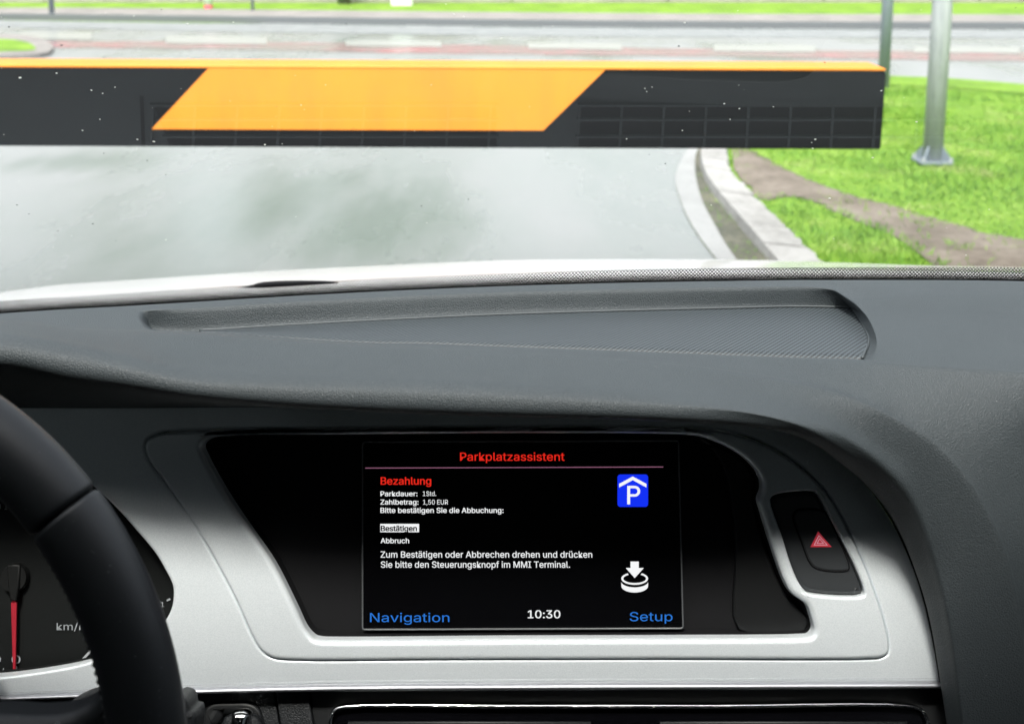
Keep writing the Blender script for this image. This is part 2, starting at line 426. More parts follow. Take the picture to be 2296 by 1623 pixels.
def text_mesh(body, P, x0, x1, cap, base, h, bold=0.):
    """lettering fitted between x0 and x1; bold = extra stroke width as a share of the cap height"""
    def outline(t):
        cu = bpy.data.curves.new('text', 'FONT'); cu.body = t; cu.font = FONT.get('sans') or cu.font; cu.resolution_u = 3
        ob = bpy.data.objects.new('text', cu); C.objects.link(ob)
        dg = bpy.context.evaluated_depsgraph_get(); me_ = bpy.data.meshes.new_from_object(ob.evaluated_get(dg))
        bpy.data.objects.remove(ob); bpy.data.curves.remove(cu); return me_
    ref = outline('H'); ch = max(v_.co.y for v_ in ref.vertices); c0_ = min(v_.co.y for v_ in ref.vertices); bpy.data.meshes.remove(ref)
    me = outline(body); xs_ = [v_.co.x for v_ in me.vertices]; a, b = min(xs_), max(xs_)
    A, B, T = P.uv(x0, base, h), P.uv(x1, base, h), P.uv(x0, cap, h)
    ux = (B - A) / np.linalg.norm(B - A); d = bold * np.linalg.norm(T - A)
    bm = bmesh.new(); bm.from_mesh(me); bpy.data.meshes.remove(me)
    geo = list(bm.verts) + list(bm.faces); src = list(bm.verts)
    sets = [src]
    shifts = [(0, 0)] if bold <= 0 else [(-.5, -.25), (.5, -.25), (-.5, .25), (.5, .25), (0, 0)]
    for k in range(len(shifts) - 1):
        r = bmesh.ops.duplicate(bm, geom=geo); sets.append([g for g in r['geom'] if isinstance(g, bmesh.types.BMVert)])
    uy = (T - A) / np.linalg.norm(T - A)
    for k, (vs_, (sx_, sy_)) in enumerate(zip(sets, shifts)):
        for v_ in vs_:
            f = (v_.co.x - a) / (b - a); g = (v_.co.y - c0_) / (ch - c0_)
            v_.co = P.xyz(A + ux * d * .5 + (B - A - ux * d) * f + (T - A) * g + ux * sx_ * d + uy * sy_ * d, h + k * 2e-5)
    me = bpy.data.meshes.new('text'); bm.to_mesh(me); bm.free()
    return me

# ================================================================== OUTSIDE
def ground_poly(name, pts, z, m, world=False, h=0., n=4, smooth_pts=False):
    p = np.array(pts if world else [at_z(x, y, z)[:2] for x, y in pts])
    if smooth_pts: p = catmull(p, n, True)
    bm = bmesh.new(); top = [bm.verts.new((*q, z + h)) for q in p]
    f = bm.faces.new(top)
    if h:
        bot = [bm.verts.new((*q, z)) for q in p]
        for i in range(len(p)):
            j = (i + 1) % len(p); bm.faces.new((bot[i], bot[j], top[j], top[i]))
    bmesh.ops.triangulate(bm, faces=[f]); bmesh.ops.recalc_face_normals(bm, faces=bm.faces)
    return put(name, bm, m, smooth=False)
def gy(py, z=0.): return at_z(1148, py, z)[1]

bm = bmesh.new(); bmesh.ops.create_grid(bm, x_segments=2, y_segments=2, size=300)
struct(put('ground', bm, 'turf'))
# strip of gutter and kerb along the right side of the exit road
gut_l = [(1700, 700), (1603, 582), (1558, 520), (1528, 460), (1515, 400), (1543, 337), (1600, 280), (1720, 216), (1880, 174), (2120, 178), (2500, 212)]
gut_r = [(1760, 700), (1648, 582), (1598, 500), (1573, 450), (1558, 380), (1566, 337), (1622, 283), (1735, 224), (1885, 184), (2122, 187), (2500, 222)]
ker_l = [(1800, 680), (1718, 582), (1678, 535), (1628, 475), (1583, 412), (1572, 340), (1630, 287), (1742, 229), (1890, 188), (2124, 192), (2500, 228)]
ker_r = [(1930, 690), (1818, 582), (1738, 502), (1678, 448), (1640, 398), (1632, 337), (1668, 297), (1765, 240), (1900, 196), (2126, 199), (2500, 236)]
K = [np.array([at_z(x, y, 0)[:2] for x, y in c]) for c in (gut_l, gut_r, ker_l, ker_r)]
K = [catmull(k, 8) for k in K]
road_edge = [tuple(p) for p in K[0]]
far_y = gy(66)
road = [(-40, -6), (road_edge[0][0], -6)] + road_edge + [(40, road_edge[-1][1] + 1), (60, far_y + .6), (-60, gy(52) + .5), (-60, -6)]
struct(ground_poly('road', road, .004, 'asphalt', world=True))
def strip(name, A, B, z, h, m, wob=0.):
    A = np.array(A); B = np.array(B); bm = bmesh.new(); k = len(A)
    if wob: B = B + rng.normal(size=B.shape) * wob
    rows = [[(*a, z), (*(a + (b - a) * .04), z + h), (*(a + (b - a) * .96), z + h), (*b, z)] for a, b in zip(A, B)] if h else [[(*a, z), (*b, z)] for a, b in zip(A, B)]
    return put(name, grid(np.array(rows)), m, smooth=False)
KC = 8 * 8                                # kerb and gutter stop where the exit meets the crossing road
struct(strip('gutter', K[0][:KC], K[1][:KC], .010, 0, 'gutter_pale'))
struct(strip('gutter_soil', K[1][:KC], K[2][:KC], .006, 0, 'damp_soil'))
def resample(P_, n):
    d = np.r_[0, np.cumsum(np.linalg.norm(np.diff(P_, axis=0), axis=1))]; t = np.linspace(0, d[-1], n)
    return np.stack([np.interp(t, d, P_[:, 0]), np.interp(t, d, P_[:, 1])], 1)
KA, KB = resample(K[2][:KC], 161), resample(K[3][:KC], 161)
bm = bmesh.new(); i0 = 0
while i0 < 152:
    k = 7 + int(rng.uniform() > .5); top = .05 + rng.normal() * .004; off = rng.normal() * .006
    a, b = KA[i0:i0 + k + 1].copy(), KB[i0:i0 + k + 1] + off + rng.normal(size=(len(KB[i0:i0 + k + 1]), 2)) * .006
    t_ = (a[1] - a[0]) / np.linalg.norm(a[1] - a[0]) * .007; a[0] += t_; b[0] += t_
    ring = [[bm.verts.new(q) for q in ((*p_, 0), (*(p_ + (q_ - p_) * .05), top), (*(p_ + (q_ - p_) * .95), top), (*q_, 0))] for p_, q_ in zip(a, b)]
    for r0, r1 in zip(ring[:-1], ring[1:]):
        for c_ in range(3): bm.faces.new((r0[c_], r0[c_ + 1], r1[c_ + 1], r1[c_]))
    bm.faces.new(ring[0]); bm.faces.new(ring[-1][::-1]); i0 += k
struct(put('kerb', bm, 'kerb', smooth=False))
struct(strip('verge_edge', K[0][KC - 2:], K[3][KC - 2:], .012, 0, 'turf'))
# trodden earth path on the verge
dirt_up = [(1640, 337), (1690, 352), (1738, 378), (1790, 402), (1848, 425), (1920, 448), (1998, 470), (2100, 500), (2198, 530), (2330, 560), (2500, 600)]
dirt_lo = [(1645, 375), (1690, 425), (1722, 440), (1765, 438), (1808, 446), (1865, 468), (1935, 496), (2010, 524), (2075, 562), (2150, 610), (2270, 670)]
D1 = catmull(np.array([at_z(x, y, 0)[:2] for x, y in dirt_up]), 10); D2 = catmull(np.array([at_z(x, y, 0)[:2] for x, y in dirt_lo]), 10)
W_ = (D2 - D1) * .16
bm = bmesh.new(); uvl = bm.loops.layers.uv.new('UVMap'); G_ = []
for k, (a, b) in enumerate(zip(D1 - W_, D2 + W_)):
    G_.append([bm.verts.new((*(a + (b - a) * f), .008)) for f in np.linspace(0, 1, 7)])
for r0, r1 in zip(G_[:-1], G_[1:]):
    for c_ in range(6):
        f = bm.faces.new((r0[c_], r0[c_ + 1], r1[c_ + 1], r1[c_]))
        for lo, u in zip(f.loops, (c_, c_ + 1, c_ + 1, c_)): lo[uvl].uv = (u / 6, 0)
struct(put('dirt_path', bm, 'dirt', smooth=False))
# far side of the crossing road
Lf = lambda x0, x1, p0, p1: [(x0, p0), (x1, p0), (x1, p1), (x0, p1)]
def band(name, ctrl, z, m):      # ctrl: (px, upper row, lower row)
    A = [at_z(x, a, z)[:2] for x, a, b in ctrl]; B = [at_z(x, b, z)[:2] for x, a, b in ctrl]
    return strip(name, A, B, z, 0, m)
struct(band('red_lane', [(-900, 80, 90), (140, 92, 107), (550, 96, 112), (860, 98, 119), (1300, 106, 124), (1700, 112, 129), (2296, 118, 138), (3200, 128, 152)], .008, 'redlane'))
for x0, x1, a, b, c, d in ((47, 206, 73, 74, 88, 90), (372, 598, 81, 84, 97, 100), (775, 990, 90, 93, 103, 106), (1184, 1394, 96, 98, 109, 112), (1600, 1828, 101, 102, 115, 117), (2050, 2285, 105, 106, 118, 120), (-370, -160, 66, 68, 80, 82)):
    q = [at_z(x0, a, .012)[:2], at_z(x1, b, .012)[:2], at_z(x1, d, .012)[:2], at_z(x0, c, .012)[:2]]
    struct(ground_poly('road_marking', q, .012, 'marking', world=True))
struct(band('far_gutter', [(-900, 40, 54), (0, 46, 62), (655, 56, 74), (1300, 65, 82), (1700, 68, 84), (2296, 70, 86), (3200, 74, 90)], .009, 'gutter'))
fy = lambda x: np.interp(x, [-60, -9, -4, 0, 4, 10, 60], [gy(40), gy(46), gy(54), gy(61), gy(66), gy(68), gy(72)])
xs = np.linspace(-60, 60, 60)
A = [(x, fy(x) + .02) for x in xs]; B = [(x, fy(x) + .25) for x in xs]
struct(strip('far_kerb', A, B, 0, .11, 'darkkerb'))
struct(strip('pavement', B, [(x, fy(x) + 2.6) for x in xs], .10, 0, 'pave'))
struct(strip('far_verge', [(x, fy(x) + 2.6) for x in xs if x > -3.0 or x < -6.2], [(x, fy(x) + 9.0) for x in xs if x > -3.0 or x < -6.2], .095, 0, 'turf'))
# little traffic island on the left
isl = [(-700, 90), (0, 88), (48, 92), (75, 103), (70, 113), (0, 116), (-700, 122)]
struct(ground_poly('island_kerb', [(-700, 84), (0, 84), (75, 90), (112, 105), (118, 118), (90, 130), (0, 134), (-700, 140)], .004, 'pave', h=.05, smooth_pts=True))
struct(ground_poly('island_turf', isl, .058, 'turf', smooth_pts=True))

# garden wall
wy = gy(16)
bm = bmesh.new()
for i, x in enumerate(np.arange(-42, 42, 3.5)):
    box(bm, (x + .012, wy, -.1), (x + 3.488, wy + .25, 2.2 + .02 * (i % 3)), .015)
box(bm, (-42, wy - .04, 2.28), (42, wy + .29, 2.36), .01)
tag(put('wall', bm, 'wall', smooth=False), 'long beige rendered wall along the far verge at the top edge', 'wall')

# posts
def post(name, label, cat, px, py, width_px, height, m, base=True, group=None, lean=0.):
    p = at_z(px, py, 0.0); y = p[1]
    r = width_px / F_PX * y / 2 * .99
    t = thing(name, label, cat, (p[0], y, 0), group)
    bm = bmesh.new()
    tube(bm, [(p[0] + lean * k, y, k * height) for k in (0, .2, .5, 1)], [r * 1.03, r, r * .97, r * .92], 16)
    put('pole', bm, m, t)
    return t, p, r
t, p, r = post('lamp_post', 'galvanised steel post on a bolted foot in the grass, nearest post right of the barrier', 'post', 2090, 369, 44, 4.5, 'galv', lean=.05)
bm = bmesh.new()
box(bm, (p[0] - .095, p[1] - .09, .012), (p[0] + .095, p[1] + .09, .028), .004)
for a in range(4):
    q = a * math.pi / 2 + .78; ux, uy = math.cos(q), math.sin(q)
    vs = [bm.verts.new((p[0] + ux * d - uy * s_, p[1] + uy * d + ux * s_, z)) for s_ in (-.005, .005) for d, z in ((r * .9, .03), (.125, .03), (r * .95, .12))]
    bm.faces.new(vs[:3]); bm.faces.new(vs[3:][::-1])
    for i in range(3): bm.faces.new((vs[i], vs[(i + 1) % 3], vs[3 + (i + 1) % 3], vs[3 + i]))
put('base_plate', bm, 'bluegrey', t, smooth=False)
for sx_ in (-1, 1):
    for sy_ in (-1, 1):
        bm = bmesh.new(); cyl(bm, (p[0] + sx_ * .080, p[1] + sy_ * .075, .040), .014, .011, .024, 6)
        put('bolt', bm, 'galv', t, smooth=False)
post('pole', 'blue grey steel pole standing behind the right end of the barrier arm', 'post', 1980, 200, 25, 5, 'bluegrey', lean=.04)
post('pole', 'thin blue grey pole at the far kerb on the left, in front of the wall', 'post', 117, 44, 12, 5, 'bluegrey')
post('pole', 'very thin grey pole beside the far paved gap in the verge', 'post', 567, 36, 7, 4, 'bluegrey')
p = at_z(470, 30, 0)
t = thing('marker_post', 'leaning red and white marker post by the end of the far verge', 'marker post', (p[0], p[1], 0))
for name, z0, z1, m_ in (('red_band', .0, .16, 'red'), ('white_band', .16, .62, 'white'), ('red_band', .62, .9, 'red')):
    bm = bmesh.new(); tube(bm, [(p[0] + .25 * (.9 - z) * -.1, p[1], z) for z in (z0, z1)], .085, 14)
    put(name, bm, m_, t)
# trees along the far verge: only the foot of the ivy trunk stands in the picture, the crowns mirror in the wet road
def leaf_cloud(center, rad, n, size):
    P_ = rng.normal(size=(n, 3)); P_ /= np.linalg.norm(P_, axis=1)[:, None]; P_ *= rng.uniform(.2, 1.05, (n, 1)) ** .6
    vs, fs = [], []
    for c_ in P_ * np.array(rad) + np.array(center):
        a = rng.normal(size=3); a /= np.linalg.norm(a); b = np.cross(a, rng.normal(size=3)); b /= np.linalg.norm(b)
        s_ = size * rng.uniform(.6, 1.4); k = len(vs)
        vs += [c_ - a * s_, c_ + b * s_ * .5, c_ + a * s_, c_ - b * s_ * .5]; fs.append((k, k + 1, k + 2, k + 3))
    return vs, fs
def tree(label, x, y, top, r_, lobes, ivy=False):
    t = thing('tree', label, 'tree', (x, y, 0))
    bm = bmesh.new(); tube(bm, [(x, y, 0), (x + .03, y, 1.2), (x - .02, y, 2.6), (x + .1, y, top * .55), (x + .1, y, top * .8)], [r_, r_ * .8, r_ * .72, r_ * .6, r_ * .25], 12)
    for dx, dy, dz in ((.9, .2, 1.2), (-.8, -.3, 1.3), (.3, -.7, 1.5), (-.2, .8, 1.4)):
        tube(bm, [(x, y, top * .45), (x + dx * .6, y + dy * .6, top * .45 + dz * .6), (x + dx * 1.3, y + dy * 1.3, top * .45 + dz * 1.4)], [r_ * .4, r_ * .28, r_ * .1], 8)
    put('trunk', bm, 'bark', t)
    if ivy:
        vs, fs = leaf_cloud((x, y, .9), (.2, .2, 1.0), 700, .06); put('ivy', from_lists(vs, fs), 'leaf', t, smooth=False)
    vs, fs = [], []
    for cx_, cy_, cz_, rx, rz, n in lobes:
        a, b = leaf_cloud((x + cx_, y + cy_, cz_), (rx, rx, rz), n, .15)
        fs += [tuple(i + len(vs) for i in f) for f in b]; vs += a
    put('crown', from_lists(vs, fs), 'leaf', t, smooth=False)
p = at_z(772, 20, 0)
tree('ivy covered tree trunk on the grass in front of the far wall', p[0], p[1], 8, .14, [(.6, 0, 5.2, 1.1, 1.0, 1300), (1.6, .2, 6.0, 1.2, 1.2, 1400), (.9, -.1, 7.0, 1.2, 1.0, 1200), (2.3, 0, 4.9, .8, .7, 700)], ivy=True)
tree('slim leafy tree behind the far wall, its crown above the picture edge', p[0] - 2.1, wy + 1.6, 8, .12, [(0, 0, 5.4, .8, 1.1, 1100), (-.3, .1, 6.8, .9, 1.0, 1000), (.2, 0, 4.4, .5, .5, 400)])
tree('broad leafy tree behind the left end of the far wall', p[0] - 6.5, wy + 2.5, 9, .18, [(0, 0, 5.6, 1.3, 1.2, 1400), (-1.1, .1, 6.6, 1.2, 1.1, 1200), (.9, 0, 7.0, 1.1, 1.1, 1000)])
p = at_z(900, 23, 0)
t = thing('utility_cabinet', 'pale bluish white cabinet on the far verge against the wall', 'cabinet', (p[0], p[1], 0))
bm = bmesh.new(); box(bm, (p[0] - .22, p[1], .06), (p[0] + .22, p[1] + .3, .95), .02); put('body', bm, 'white', t, smooth=False)
bm = bmesh.new(); box(bm, (p[0] - .25, p[1] - .03, .95), (p[0] + .25, p[1] + .33, 1.0), .01); put('lid', bm, 'bluegrey', t, smooth=False)
bm = bmesh.new(); box(bm, (p[0] - .20, p[1] + .02, 0), (p[0] + .20, p[1] + .28, .06)); put('plinth', bm, 'kerb', t, smooth=False)

# grass blades on the near verge
def inside(poly, X, Y):
    r_ = np.zeros(len(X), bool); j = len(poly) - 1
    for i in range(len(poly)):
        xi, yi = poly[i]; xj, yj = poly[j]
        r_ ^= ((yi > Y) != (yj > Y)) & (X < (xj - xi) * (Y - yi) / (yj - yi + 1e-12) + xi); j = i
    return r_
def blades(poly, n, h, excl=(), dens=1.0):
    poly = np.array(poly); lo, hi = poly.min(0), poly.max(0)
    X = rng.uniform(lo[0], hi[0], n); Y = rng.uniform(lo[1], hi[1], n)
    k = inside(poly, X, Y)
    for e in excl: k &= ~(inside(np.array(e), X, Y) & (rng.uniform(size=n) > .08 + .75 * ((np.sin(X * 9 + Y * 3) + np.sin(Y * 13 - X * 5 + 1) + np.sin(X * 23 + 2)) > 1.0)))
    return X[k], Y[k]
verge = [tuple(q) for q in K[3]] + [(9, K[3][-1][1]), (9, 3.2), (K[3][0][0], 3.2)]
dirtp = [tuple(q) for q in D1] + [tuple(q) for q in D2[::-1]]
X, Y = blades(verge, 150000, .07, [dirtp])
gp = [tuple(q) for q in K[1]] + [tuple(q) for q in K[2][::-1]]
X2, Y2 = blades(gp, 60000, .04)
near = (Y2 < 6.2); X2, Y2 = X2[near], Y2[near]
pat = (np.sin(Y2 * 5.0) + np.sin(Y2 * 11 + 1)) > -.9
X, Y = np.r_[X, X2[pat]], np.r_[Y, Y2[pat]]
n = len(X); hh = rng.uniform(.012, .042, n) * (.75 + .5 * np.sin(X * 3.1) * np.sin(Y * 2.3)); hh[rng.uniform(size=n) > .994] *= 2.6
if len(X2[pat]): hh[-len(X2[pat]):] *= .6
an = rng.uniform(0, 2 * math.pi, n); lx, ly = rng.normal(size=n) * .022, rng.normal(size=n) * .022
wd = rng.uniform(.0025, .006, n)
V = np.zeros((n, 3, 3)); V[:, 0] = np.stack([X - np.cos(an) * wd, Y - np.sin(an) * wd, np.zeros(n)], 1); V[:, 1] = np.stack([X + np.cos(an) * wd, Y + np.sin(an) * wd, np.zeros(n)], 1); V[:, 2] = np.stack([X + lx, Y + ly, hh], 1)
me = bpy.data.meshes.new('grass'); me.from_pydata(V.reshape(-1, 3).tolist(), [], np.arange(3 * n).reshape(-1, 3).tolist())
struct(put('grass', me, 'blade', smooth=False), 'stuff')

# barrier
BY = 2.6
P0, P1 = at_y(0, 149, BY), at_y(1988, 157, BY); Q0, Q1 = at_y(0, 328, BY), at_y(1980, 332, BY)
tb = thing('barrier', 'orange and black striped boom barrier across the exit road', 'barrier', (-2.35, BY, 0))
ex = (P1 - P0) / np.linalg.norm(P1 - P0)
PB = Plane(P0, ex, (0, 0, 1))
left = -1.35
zt = lambda u: 0.
bm = bmesh.new()
u1 = PB.uv(1988, 157)[0]; hgt = -(PB.uv(0, 328)[1])
lp = np.array([(left, -hgt), (u1 - .008, -hgt), (u1 - .004, -hgt + .004), (u1, 0 - .012), (u1 - .004, -.003), (u1 - .012, 0), (left, 0)])
put('arm', plate(PB, lp, h=0, r=.004, depth=.11), 'boomblack', tb)
bm = bmesh.new(); box(bm, (0, 0, 0), (1, 1, 1))
prof = [(.002, -.001), (.003, .003), (0, .006), (-.11, .008), (-.114, .002), (-.112, -.006)]     # (towards viewer, up)
rows = []
for u in (left, -.5, .5, u1 - .01, u1 - .002):
    k = .35 if u == u1 - .002 else 1
    rows.append([PB.xyz((u, b * k - .001), a) for a, b in prof])
bm = grid(np.array(rows)); bm.faces.new([v_ for v_ in bm.verts][-6:])
put('top_strip', bm, 'orange', tb, smooth=False)
for quad in ([(470, 151), (1358, 156), (1218, 293), (340, 290)], [(-640, 149), (-210, 149), (-340, 289), (-770, 289)]):
    bm = bmesh.new(); pts = [PB.uv(x, y, .0012) for x, y in quad]
    if quad[0][0] < 0: pts = [np.array([max(q[0], left + .005), q[1]]) for q in pts]
    a = [bm.verts.new(PB.xyz(q, .0012)) for q in pts]; b = [bm.verts.new(PB.xyz(q, .0002)) for q in pts]
    bm.faces.new(a)
    for i in range(4): bm.faces.new((b[i], b[(i + 1) % 4], a[(i + 1) % 4], a[i]))
    put('stripe', bm, 'orange', tb, smooth=False)
bm = bmesh.new(); box(bm, (-2.62, BY - .05, 0), (-2.22, BY + .3, 1.12), .03); put('housing', bm, 'orange', tb, smooth=False)
bm = bmesh.new(); box(bm, (-2.66, BY - .09, 1.12), (-2.18, BY + .34, 1.17), .015); put('lid', bm, 'boomblack', tb, smooth=False)
bm = bmesh.new(); x_l = PB.xyz((left, 0))[0]; box(bm, (-2.22, BY - .02, .78), (x_l + .05, BY + .13, 1.0), .02); put('hinge', bm, 'boomblack', tb, smooth=False)

# ================================================================== THE CAR
car = thing('car', 'white car seen from inside, dark grey dashboard with silver trim', 'car', (0, -.5, 0))

# ---- dashboard surface, one station per column, front to back per row; (px, py, height z or distance -y)
def row(vals):
    p = np.array([at_z(x, y, q) if q > .9 else at_y(x, y, q) for x, y, q in vals])
    return np.concatenate([[[-.80, p[0][1] - .03, p[0][2]]], p, [p[-1] + (p[-1] - p[-2]) * 1.0]])
def zip3(pts, q):
    q = q if hasattr(q, '__len__') else [q] * len(pts); return [(x, y, z) for (x, y), z in zip(pts, q)]
c0 = [(-200, 722), (0, 703), (170, 692), (303, 685), (318, 684), (450, 676), (650, 664), (900, 651), (1148, 641), (1450, 633), (1650, 630), (1800, 628), (1880, 628), (1935, 628), (2060, 628), (2200, 629), (2350, 632), (2550, 638), (2800, 650)]
c1 = [(-200, 728), (0, 709), (170, 701), (303, 698), (325, 697), (445, 690), (650, 677), (900, 664), (1148, 654), (1450, 647), (1650, 644), (1780, 643), (1866, 650), (1902, 665), (2050, 660), (2200, 655), (2355, 660), (2555, 668), (2805, 680)]
c2 = [(-200, 733), (0, 714), (170, 718), (318, 724), (338, 736), (447, 743), (650, 731), (900, 718), (1148, 707), (1450, 698), (1650, 693), (1785, 690), (1910, 693), (1940, 705), (2060, 712), (2210, 715), (2360, 722), (2560, 730), (2810, 745)]
cm = [(-200, 736), (0, 717), (170, 727), (322, 732), (340, 739), (449, 744), (650, 744), (900, 744), (1148, 742), (1450, 743), (1650, 745), (1790, 747), (1944, 758), (1966, 762), (2070, 770), (2215, 775), (2365, 782), (2565, 792), (2815, 810)]
c3 = [(-200, 738), (0, 719), (170, 735), (326, 740), (342, 741), (450, 745), (650, 758), (900, 770), (1148, 778), (1450, 789), (1650, 797), (1790, 802), (1930, 806), (1958, 808), (2080, 818), (2220, 827), (2370, 838), (2570, 850), (2820, 870)]
c3b = [(x, y + (1.5 if i < 6 else 3)) for i, (x, y) in enumerate(c3)]
c4 = [(-200, 741), (0, 722), (170, 738), (310, 742), (322, 742.5), (450, 747), (650, 762), (900, 776), (1148, 791), (1450, 809), (1650, 829), (1800, 854), (1900, 881), (1955, 903), (2010, 930), (2085, 975), (2170, 1060), (2260, 1230), (2340, 1650)]
c5 = [(-200, 748), (0, 752), (150, 773), (280, 799), (310, 805), (430, 829), (640, 841), (895, 848), (1148, 860), (1448, 878), (1648, 900), (1770, 928), (1850, 960), (1920, 1000), (1990, 1053), (2050, 1125), (2097, 1250), (2127, 1380), (2165, 1650)]
c6 = [(-200, 808), (0, 813), (170, 845), (290, 862), (320, 867), (440, 886), (640, 904), (900, 918), (1148, 927), (1448, 936), (1640, 947), (1745, 962), (1822, 989), (1887, 1034), (1953, 1092), (2006, 1163), (2050, 1262), (2088, 1388), (2130, 1650)]
zi = lambda out, inn: [out] * 4 + [inn] * 9 + [out] * 6
rows = [row(zip3(c0, 1.010)), row(zip3(c1, 1.010)),
        row(zip3(c2, [1.0105] * 4 + [.998] + [.995] * 8 + [1.008] + [1.005] * 5)),
        row(zip3(cm, [1.011] * 4 + [1.003] + [.9975] * 8 + [1.007] + [1.004] * 5)),
        row(zip3(c3, [1.012] * 6 + [1.004] + [1.0] * 6 + [1.0035, 1.003, 1.002, 1.0, .99, .98])),
        row(zip3(c3b, [.674] * 6 + [1.006] + [1.0035] * 6 + [1.004, 1.003, 1.002, 1.0, .99, .98])),
        row(zip3([(x, y + .6) for x, y in c4], [.662] * 6 + [.659, .656, .655, .648, .641, .633, .626, .621, .619, .615, .609, .601, .591])) ,
        row(zip3([(a[0] * .92 + b[0] * .08, a[1] * .92 + b[1] * .08) for a, b in zip(c4, c5)], [.655] * 6 + [.651, .646, .645, .638, .632, .627, .622, .618, .616, .613, .607, .599, .589])),
        row(zip3([(a[0] * .3 + b[0] * .7, a[1] * .3 + b[1] * .7) for a, b in zip(c4, c5)], [.617] * 6 + [.616, .613, .612, .610, .609, .609, .609, .610, .611, .610, .606, .599, .587])),
        row(zip3(c5, [.597] * 10 + [.597, .597, .598, .602, .606, .608, .606, .599, .586])),
        row(zip3([(a[0] * .55 + b[0] * .45, a[1] * .55 + b[1] * .45) for a, b in zip(c5, c6)], [.5855] * 10 + [.586, .589, .595, .603, .611, .615, .614, .607, .592])),
        row(zip3(c6, [.583] * 10 + [.586, .591, .600, .611, .622, .627, .626, .618, .600]))]
# the fascia plane below the overhang
FA, FB = at_y(1148, 950, .672), at_y(1148, 1545, .620)
FP = Plane((FA + FB) / 2, (1, 0, 0), FA - FB)
c7 = [(-200, 915), (0, 915), (170, 915), (290, 915), (320, 915), (440, 914), (640, 913)] + [(x - 3, y + 1) for x, y in c6[7:]]
p = np.array([at_plane(x, y, FP.o + FP.n * .004, FP.n) for x, y in c7])
rows.append(np.concatenate([[[-.80, p[0][1] - .03, p[0][2]]], p, [p[-1] * 2 - p[-2]]]))
back = rows[0] + np.array([0, .012, -.006])
G = pchip(np.array(rows), 13 * 5 + 1)                         # across
G = np.concatenate([back[None], G])
G = pchip(G.transpose(1, 0, 2), 20 * 7 + 1).transpose(1, 0, 2)  # along
SEAM = None
dash = put('dashboard_pad', grid(G), 'dash', car)
# speaker grille: a thin panel that follows the floor of the recess
gr = np.array([rows[2], rows[3], rows[4]])
gr = pchip(gr, 13)
gr = pchip(gr.transpose(1, 0, 2)[5:15], 9 * 14 + 1)
gr = gr[14:9 * 14 - 13].transpose(1, 0, 2) + np.array([0, 0, .0008])
gg = gr.copy(); gg[0] += (gr[1] - gr[0]) * .25; gg[-1] -= np.array([0, 0, .0006])
edge = gr[:, -1] * .985 + gr[:, -6] * .015
low = gg[-1:] - np.array([0, .0002, .003])
gs = put('speaker_grille', grid(np.concatenate([gg, low])), 'grille', car)
bm = bmesh.new(); tube(bm, [gr[0, i] + np.array([0, 0, .0002]) for i in range(gr.shape[1])] + [gr[i, -1] + np.array([0.001, 0, .0002]) for i in range(1, 13)], .0009, 6)
put('rim', bm, 'grille_rim', gs)

# ---- trough behind the crest with the defroster vent (seen mirrored in the glass)
GZ0_, GT_ = 1.557, math.tan(R(30))
TZ = lambda y: .968 - (y - .79) * .235
pts = []
cr = G[0]
def crest_row(x): return np.interp(x, [q[0] for q in c0], [q[1] for q in c0])
def sight(x, extra=0.):            # slope of the line of sight that just clears the crest there
    d = ray(x, crest_row(x) + extra); return -d[2] / d[1]
def glass_y(x, extra=0.): return (GZ0_ - EYE[2]) / (GT_ - sight(x, extra))
for p in cr:
    px_ = 1148 + F_PX * p[0] / max(p[1], .3) * .99
    ye = glass_y(px_, 14); y1 = max(p[1] + .02, .79)
    pts.append([p, p + np.array([0, .008, -.03]), np.array([p[0], y1, TZ(y1)]), np.array([p[0], .91, min(TZ(.91), EYE[2] - sight(px_, 14) * .91)]), np.array([p[0], ye, GZ0_ - GT_ * ye - .002])])
GA = R(30); GZ0, GT = GZ0_, GT_
gn = np.array([0, -math.sin(GA), -math.cos(GA)])
def on_glass(px, py, off=0.):
    return at_plane(px, py, np.array([0, 0, GZ0]) + gn * off, gn)
def mirrored(px, py):          # the place in the trough that the glass mirrors at this spot of the picture
    d = ray(px, py); g = on_glass(px, py); q = d - 2 * d.dot(gn) * gn
    t_ = (.968 + .79 * .235 - .235 * g[1] - g[2]) / (q[2] + .235 * q[1]); return g + q * t_
put('cowl_trough', grid(np.array(pts)), 'dash_fine', car)
vt = bmesh.new(); slots = bmesh.new()
def trough_box(bm, x0, x1, y0, y1, h0, h1):
    vs = [bm.verts.new((x, y, TZ(y) + h)) for h in (h0, h1) for x, y in ((x0, y0), (x1, y0), (x1, y1), (x0, y1))]
    for f in ((0, 3, 2, 1), (4, 5, 6, 7), (0, 1, 5, 4), (1, 2, 6, 5), (2, 3, 7, 6), (3, 0, 4, 7)): bm.faces.new([vs[i] for i in f])
for xa, xb in ((345, 1112), (1300, 2100)):
    A_, B_ = mirrored(xa, 234), mirrored(xb, 328); x0, x1, y0, y1 = A_[0], max(B_[0], mirrored(xb, 232)[0]), A_[1], B_[1]
    trough_box(slots, x0, x1, y0, y1, .0003, .0012)
    for rr in (232, 264, 302, 330):
        y = mirrored(xa, rr)[1]; trough_box(vt, x0 - .002, x1 + .002, y - .0014, y + .0014, .0006, .004)
    for pxr in np.arange(xa, xb + 1, 94.5):
        a_, b_ = mirrored(pxr, 232), mirrored(pxr - 6, 330)
        vs_ = [vt.verts.new((q[0] + dx, q[1], TZ(q[1]) + h_)) for h_ in (.0006, .0036) for q, dx in ((a_, -.0011), (a_, .0011), (b_, .0011), (b_, -.0011))]
        for f_ in ((4, 5, 6, 7), (0, 1, 5, 4), (1, 2, 6, 5), (2, 3, 7, 6), (3, 0, 4, 7)): vt.faces.new([vs_[i_] for i_ in f_])
